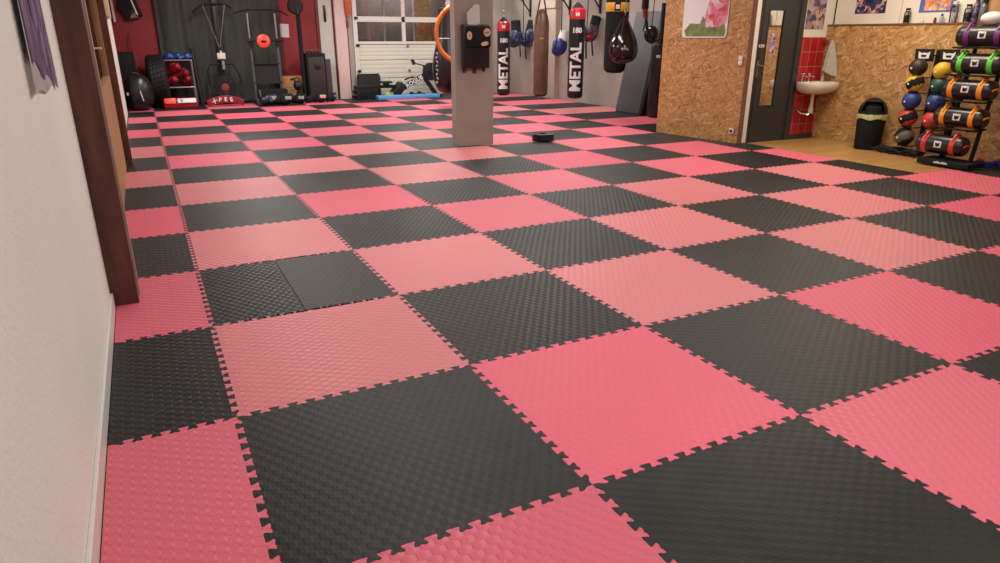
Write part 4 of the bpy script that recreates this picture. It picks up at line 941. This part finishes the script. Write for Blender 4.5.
bp_ = thing('belly_pad', 'curved dark red padded belt with four white marks lying on the mats', 'pad', (1.40, 13.62, 0.0), 0.0)
t = bmesh.new(); R = []
for k in range(21):
    v = k/20*2-1; x = 0.36*v; zc = 0.155-0.075*v*v-0.01; hh = 0.075*(1-0.25*abs(v)**3)
    R.append([t.verts.new((x+dx*v, y, zc+z)) for (y, z, dx) in [(-0.06, -hh, 0), (-0.075, 0, 0.01), (-0.06, hh, 0.02), (0.05, hh, 0.02), (0.06, 0, 0.01), (0.05, -hh, 0)]])
for A, B in zip(R, R[1:]):
    for q in range(6): t.faces.new((A[q], A[(q+1) % 6], B[(q+1) % 6], B[q]))
t.faces.new(R[0][::-1]); t.faces.new(R[-1]); b_ = MB(); b_.add(t); b_.build('pad', DREDV, bp_)
for q, (x, a) in enumerate([(-0.23, 0.50), (-0.115, 0.26), (0.0, 0.0), (0.115, -0.2)]):
    text_mesh('XFEE'[q], 0.115, 0.003, 'letter', WHITEP, bp_, TR((x, -0.0775, 0.155-0.075*(x/0.36)**2-0.012), (PI/2, a, 0)), bold=0.004)

# ski ergometer with cords
se = thing('ski_ergometer', 'black upright ski machine with two pull cords in front of the curtain', 'exercise machine', (1.48, 14.15, 0.0))
MB().bb((-0.05, 0.04, 0.3), (0.03, 0.12, 2.35), bev=0.01).build('column', BLACK, se)
MB().tube([(-0.46, 0.05, 1.90), (-0.30, 0.03, 2.03), (-0.1, 0, 2.08), (0.2, 0, 2.08), (0.34, 0.05, 2.0)], 0.022, 8).build('crossbar', BLACKM, se)
for (x0, x1) in ((-0.24, -0.02), (0.20, 0.0)):
    c_ = MB().tube([(x0, -0.02, 2.06), (x1, -0.04, 1.20)], 0.007, 6).build('cord', STEEL, se)
    MB().cyl((x0-0.035, -0.02, 2.09), (x0+0.035, -0.02, 2.07), 0.022).build('cord_pulley', BLACK, c_)
mo = MB().box((0.0, -0.06, 1.02), (0.17, 0.04, 0.13), bev=0.015).cyl((0, -0.05, 1.08), (0, -0.05, 1.13), 0.02).build('monitor', WHITE, se)
MB().tube([(0, 0, 0.96), (0.02, -0.02, 0.72)], 0.035, 10).build('neck', DARKM, se)
MB().bb((-0.01, -0.075, 0.74), (0.05, -0.04, 0.92)).build('neck_panel', STEEL, se)
MB().tube([(-0.30, 0, 0.40), (-0.32, 0, 0.70), (-0.25, 0, 0.84), (0.22, 0, 0.84), (0.33, 0, 0.62), (0.36, 0, 0.40)], 0.016, 7).build('side_frame', BLACKM, se)
fw = MB().lathe([(0.01, -0.05), (0.24, -0.05), (0.25, -0.03), (0.25, 0.05), (0.01, 0.05)], Matrix.Translation((0.0, 0, 0.36)) @ Matrix.Rotation(PI/2, 4, 'X'), 32).build('flywheel_cage', BLACK, se)
hb = MB()
for rr_ in (0.12, 0.17, 0.21): hb.tube([(rr_*math.cos(q*PI/12), -0.055, 0.36+rr_*math.sin(q*PI/12)) for q in range(24)], 0.005, 5, True)
hb.build('cage_ring', DARKM, fw)
MB().lathe([(0.035, 0.05), (0.075, 0.055), (0.08, 0.06), (0.035, 0.066)], Matrix.Translation((0.0, 0, 0.36)) @ Matrix.Rotation(PI/2, 4, 'X'), 24).build('red_hub', plain('dull_red_plastic', (0.26, 0.03, 0.035), 0.4), fw)
MB().bb((-0.30, -0.20, 0.0), (0.30, 0.15, 0.07), bev=0.02).build('base', BLACKM, se)

# rack with barbell
pw = thing('pull_up_rack', 'silver and black pull-up rack in front of the curtain', 'exercise rack', (2.40, 14.0, 0.0))
for x in (-0.30, 0.28):
    MB().tube([(x, 0, 1.90), (x, 0, 1.35)], 0.020, 8).build('upper_tube', STEEL, pw)
    MB().tube([(x, 0, 1.35), (x, 0, 0.05)], 0.030, 8).build('upright', GREYV, pw)
    MB().box((x, -0.04, 1.30), (0.08, 0.09, 0.16), bev=0.01).build('bar_hook', BLACK, pw)
MB().tube([(-0.60, -0.10, 1.88), (-0.45, -0.05, 1.93), (-0.25, 0, 1.97), (0.30, 0, 1.97), (0.42, -0.05, 1.94), (0.55, -0.12, 1.86)], 0.018, 8).build('pull_up_bar', DARKM, pw)
MB().bb((-0.31, -0.03, 0.42), (0.29, 0.03, 0.47)).bb((-0.31, -0.03, 0.84), (0.29, 0.03, 0.87)).bb((-0.34, -0.12, 0.0), (-0.26, 0.25, 0.06)).bb((0.24, -0.12, 0.0), (0.32, 0.25, 0.06)).build('cross_member', GREYF, pw, smooth=False)
MB().bb((-0.26, 0.01, 0.47), (0.24, 0.03, 0.84)).build('back_board', GREYF, pw, smooth=False)
bl = thing('barbell', 'thin dark barbell resting across the pull-up rack', 'barbell', (2.40, 13.90, 1.33))
MB().cyl((-0.36, 0, 0), (0.38, 0, 0), 0.014).build('bar', DARKM, bl); MB().cyl((-0.38, 0, 0), (-0.34, 0, 0), 0.03).cyl((0.36, 0, 0), (0.40, 0, 0), 0.03).build('collar', BLACK, bl)
op = thing('punch_target', 'round bright orange red target pad on the bar of the pull-up rack', 'target pad', (2.36, 13.84, 1.33))
MB().lathe([(0.01, -0.04), (0.12, -0.04), (0.14, -0.02), (0.14, 0.02), (0.12, 0.035), (0.01, 0.04)], Matrix.Rotation(PI/2, 4, 'X'), 28).build('pad', REDOR, op)
MB().lathe([(0.01, 0), (0.045, 0), (0.045, 0.003), (0.01, 0.003)], Matrix.Translation((0, -0.040, -0.01)) @ Matrix.Rotation(PI/2, 4, 'X') @ Matrix.Diagonal((1.4, 0.6, 1, 1)), 16).build('printed_mark', BLACKM, op)
cy = thing('storage_bench', 'low black bench with a grey end under the pull-up rack', 'bench', (2.40, 13.72, 0.0))
MB().box((0.02, 0, 0.17), (0.62, 0.28, 0.30), bev=0.03).build('bench_body', BLACKM, cy); MB().tube([(-0.26, -0.16, 0.10), (-0.28, -0.16, 0.32)], 0.018, 7).build('bar_end', STEEL, cy); MB().box((-0.30, -0.12, 0.06), (0.10, 0.14, 0.12), bev=0.01).build('grey_block', GREYV, cy)
PATCH = plain('pale_grey_patch', (0.36, 0.33, 0.31), 0.6)
def shoe(x, y, rz, s, label, m=BLACKM, p=PATCH, z=0.0):
    o = thing('training_glove', label, 'training glove', (x, y, z), rz, 'dark gloves along the back edge of the mats'); o.scale = (1, 1, 1.5)
    MB().ell((0, 0, 0.07*s), (0.13*s, 0.085*s, 0.07*s)).ell((0.09*s, -0.02*s, 0.085*s), (0.06*s, 0.06*s, 0.055*s)).ell((-0.02*s, -0.075*s, 0.05*s), (0.06*s, 0.03*s, 0.03*s)).build('glove', m, o)
    MB().box((0.05*s, -0.078*s, 0.085*s), (0.12*s, 0.03*s, 0.045*s), bev=0.012*s).build('patch', p, o)
    MB().lathe([(0.05*s, -0.21*s), (0.055*s, -0.08*s), (0.01, -0.06*s)], Matrix.Translation((0, 0, 0.06*s)) @ Matrix.Rotation(PI/2, 4, 'Y'), 14).build('cuff', m, o)
NAVY = plain('navy_leather', (0.012, 0.014, 0.03), 0.4)
shoe(2.30, 13.44, 0.5, 1.15, 'navy glove with a pale patch in front of the low bench, left one', NAVY)
shoe(2.63, 13.40, -0.15, 1.15, 'dark glove with a pale patch in front of the low bench, right one')
shoe(2.97, 13.52, -0.5, 1.05, 'black glove with a grey patch in front of the chipboard box')
shoe(3.20, 13.62, 0.9, 0.75, 'small black glove with a pale patch between box and speaker')
shoe(3.44, 13.55, -0.3, 1.1, 'black glove with a pale brown patch in front of the black speaker', BLACKM, SKINP)
shoe(3.74, 13.72, 0.7, 0.95, 'black glove with a blue patch below the narrow grey panel', BLACKM, plain('pale_blue_patch', (0.12, 0.22, 0.32), 0.5))
pb = thing('plyo_box', 'small chipboard box standing against the red wall', 'box', (2.96, 14.35, 0.0))
MB().box((0, 0, 0.28), (0.48, 0.40, 0.56)).build('box', OSBD, pb, smooth=False); MB().box((0.0, -0.21, 0.50), (0.10, 0.03, 0.03), bev=0.01).build('hand_hole', BLACKM, pb)
kb = thing('kettlebell', 'black kettlebell shape in front of the chipboard box', 'kettlebell', (3.03, 13.95, 0.0))
MB().cyl((0, 0, 0), (0, 0, 0.24), 0.05, 0.04).build('stand', BLACKM, kb)
MB().ell((0, 0, 0.36), (0.10, 0.10, 0.11)).build('bell', BLACK, kb); MB().tube([(-0.06, 0, 0.44), (-0.06, 0, 0.51), (0, 0, 0.54), (0.06, 0, 0.51), (0.06, 0, 0.44)], 0.014, 8).build('handle', BLACK, kb)
tg = thing('punch_target_stand', 'round black pad on top of a tall black post by the red wall', 'target stand', (3.20, 14.05, 0.0))
MB().tube([(0, 0, 0.0), (0, 0, 2.05)], 0.050, 12).build('post', BLACKM, tg)
MB().lathe([(0.01, -0.05), (0.15, -0.05), (0.175, -0.02), (0.175, 0.02), (0.15, 0.05), (0.01, 0.055)], Matrix.Translation((-0.05, -0.03, 2.06)) @ Matrix.Rotation(PI/2, 4, 'X'), 28).build('round_pad', BLACK, tg)
MB().cyl((-0.02, -0.09, 2.02), (-0.02, -0.09, 1.9), 0.025).build('knob', DBROWNL, tg)
MB().lathe([(0.075, 0), (0.075, 0.03), (0.05, 0.05)], None, 20).build('base', BLACKM, tg)
tag(MB().box((2.97, 14.592, 1.55), (0.20, 0.004, 0.29), (0, 0.04, 0)).build('paper_notice', PAPER, smooth=False), 'white paper notice on the red wall beside the round black pad', 'notice')
sp = thing('loudspeaker', 'tall black loudspeaker cabinet by the red wall', 'loudspeaker', (3.50, 14.15, 0.0))
MB().box((0, 0, 0.53), (0.44, 0.36, 1.06), bev=0.012).build('cabinet', BLACKM, sp)
MB().box((0.0, -0.185, 0.53), (0.37, 0.012, 0.90), bev=0.004).build('grille', plain('dark_brown_grille', (0.022, 0.016, 0.016), 0.6), sp)
MB().lathe([(0.06, 0), (0.075, 0.01), (0.06, 0.014)], Matrix.Translation((0.02, -0.19, 0.77)) @ Matrix.Rotation(PI/2, 4, 'X'), 20).build('cone_ring', DARKM, sp)
for k, x in enumerate((-0.14, -0.06, 0.02, 0.10)):
    b_ = thing('small_flask', 'small dark flask with a silver cap on the loudspeaker, %s from the left' % NTH[k], 'flask', (3.50+x, 14.12, 1.06), 0, 'flasks on the loudspeaker')
    MB().lathe([(0.022, 0), (0.024, 0.004), (0.024, 0.045), (0.012, 0.055)], seg=12).build('body', BLACK, b_); MB().cyl((0, 0, 0.054), (0, 0, 0.075), 0.014, seg=12).build('cap', STEEL, b_)
tag(MB().box((3.82, 14.35, 0.46), (0.20, 0.07, 0.92), (-0.05, 0, 0), bev=0.01).build('foam_board', plain('dark_mauve_foam', (0.06, 0.045, 0.05), 0.7)), 'narrow dark grey board leaning right of the black loudspeaker', 'board')
hw = thing('lever_plate', 'black lever handle plate high on the off-white door post', 'handle', (3.92, 14.55, 1.93))
MB().box((0, -0.01, 0), (0.055, 0.02, 0.36), bev=0.006).build('plate', DARKM, hw); MB().tube([(0, -0.02, 0.05), (0, -0.06, 0.05), (0, -0.06, -0.10)], 0.012, 7).build('lever', BLACK, hw)
orj = thing('hanging_jacket', 'orange jacket hanging beside the garage door frame', 'jacket', (4.44, 14.44, 1.86))
MB().prism([(-0.05, 0.02), (0.0, 0.0), (0.06, 0.03), (0.09, 0.25), (0.08, 0.7), (-0.08, 0.7), (-0.07, 0.3)], 0.05, PM(0)).build('cloth', plain('rust_orange_cloth', (0.45, 0.09, 0.02), 0.7, vary=0.4), orj)
MB().bb((-0.05, -0.03, -0.24), (0.0, 0.0, -0.02), bev=0.008).build('dark_strap', DREDV, orj)

# ---------------------------------------------------------------- by the garage door
sf = MB()
def foam_stack(x0, x1, z1, y, label, nb):
    t_ = thing('stacked_foam_mats', label, 'foam mat', ((x0+x1)/2, y, 0.0))
    w_ = x1-x0; pts = [(-w_/2, 0)]; n = 9
    pts += [(w_/2, 0)]
    for k in range(8): 
        z = z1*(k+0.5)/8; pts += [(w_/2, z-0.02), (w_/2+0.018, z-0.016), (w_/2+0.018, z+0.012), (w_/2, z+0.016)]
    pts += [(w_/2, z1)]
    for k in range(n):
        x = w_/2-w_*(k+0.5)/n; pts += [(x+0.014, z1), (x+0.018, z1+0.032), (x-0.018, z1+0.032), (x-0.014, z1)]
    pts += [(-w_/2, z1)]
    for q in range(nb): MB().prism(pts, 0.022, PM(0.03*q)).build('mat_sheet', BLACKM if q % 2 else GREYF, t_, smooth=False)
foam_stack(4.55, 5.10, 0.53, 14.32, 'black puzzle mats stacked upright against the garage door', 4)
ro = thing('rowing_machine', 'black rowing machine with white lettering in front of the garage door', 'rowing machine', (5.34, 14.08, 0.0))
MB().bb((-0.98, -0.035, 0.23), (0.32, 0.035, 0.31), bev=0.008).build('rail', DARKM, ro)
MB().box((-0.92, 0, 0.15), (0.06, 0.42, 0.10), bev=0.01).box((-0.92, 0, 0.04), (0.08, 0.46, 0.08), bev=0.01).box((-0.92, 0, 0.20), (0.05, 0.06, 0.14)).build('rear_foot', BLACKM, ro)
MB().box((-0.16, 0, 0.37), (0.26, 0.26, 0.05), bev=0.02).box((-0.16, 0, 0.33), (0.14, 0.10, 0.06), bev=0.01).build('seat', BLACK, ro)
MB().box((0.14, 0.09, 0.20), (0.20, 0.12, 0.34), (0, 0.75, 0), bev=0.03).box((0.14, -0.11, 0.20), (0.20, 0.12, 0.34), (0, 0.75, 0), bev=0.03).build('footrest', BLACK, ro)
ma = -math.atan2(0.28, 0.55)
MB().box((0.58, 0, 0.38), (0.68, 0.08, 0.12), (0, ma, 0), bev=0.015).build('main_beam', BLACK, ro)
text_mesh('ROGUE', 0.145, 0.003, 'lettering', WHITEP, ro, Matrix.Translation((0.56, -0.042, 0.37)) @ Matrix.Rotation(ma, 4, 'Y') @ Matrix.Rotation(PI/2, 4, 'X'), bold=0.004)
MB().tube([(0.30, -0.05, 0.42), (0.42, -0.05, 0.46), (0.55, -0.05, 0.48)], 0.018, 7).build('pull_handle', BLACKM, ro)
fwh = MB().lathe([(0.01, -0.06), (0.19, -0.06), (0.215, -0.03), (0.215, 0.05), (0.01, 0.06)], Matrix.Translation((1.02, 0, 0.60)) @ Matrix.Rotation(PI/2, 4, 'X'), 32).build('flywheel', BLACK, ro)
MB().lathe([(0.06, 0.06), (0.07, 0.07), (0.01, 0.074)], Matrix.Translation((1.02, 0, 0.60)) @ Matrix.Rotation(PI/2, 4, 'X'), 20).build('hub', DARKM, fwh)
MB().tube([(0.86, 0, 0.52), (0.84, 0, 0.74)], 0.028, 8).tube([(0.86, 0, 0.74), (0.60, 0, 0.80)], 0.014, 7).build('monitor_arm', BLACKM, ro)
MB().box((0.56, 0, 0.83), (0.05, 0.15, 0.13), (0, -0.4, 0), bev=0.012).build('monitor', BLACK, ro)
MB().box((1.00, 0, 0.24), (0.10, 0.07, 0.56), (0, -0.62, 0), bev=0.01).box((1.18, 0, 0.03), (0.09, 0.44, 0.06), bev=0.01).build('front_leg', BLACKM, ro)
tag(MB().box((5.60, 13.69, 0.045), (1.58, 0.24, 0.09), bev=0.02).build('foam_roll', LBLUE), 'long light blue foam bar lying on the mats before the rowing machine', 'foam bar')
def trainer(x, y, rz, m, label, g_=None):
    o = thing('trainer_shoe', label, 'shoe', (x, y, 0.0), rz, g_)
    MB().ell((0.0, 0, 0.055), (0.14, 0.05, 0.045)).ell((-0.07, 0, 0.085), (0.065, 0.045, 0.055)).build('upper', m, o)
    MB().box((0, 0, 0.015), (0.28, 0.09, 0.03), bev=0.012).build('sole', BLACKM, o)
trainer(5.24, 14.0, 0.2, LIMESH, 'lime yellow shoe under the rowing machine, left one', 'lime shoes'); trainer(5.42, 14.12, 0.0, LIMESH, 'lime yellow shoe under the rowing machine, right one', 'lime shoes')
trainer(5.86, 13.98, 0.1, BLACKM, 'black shoe behind the blue foam bar, left one', 'black shoes'); trainer(6.08, 14.02, 0.0, BLACKM, 'black shoe behind the blue foam bar, right one', 'black shoes')
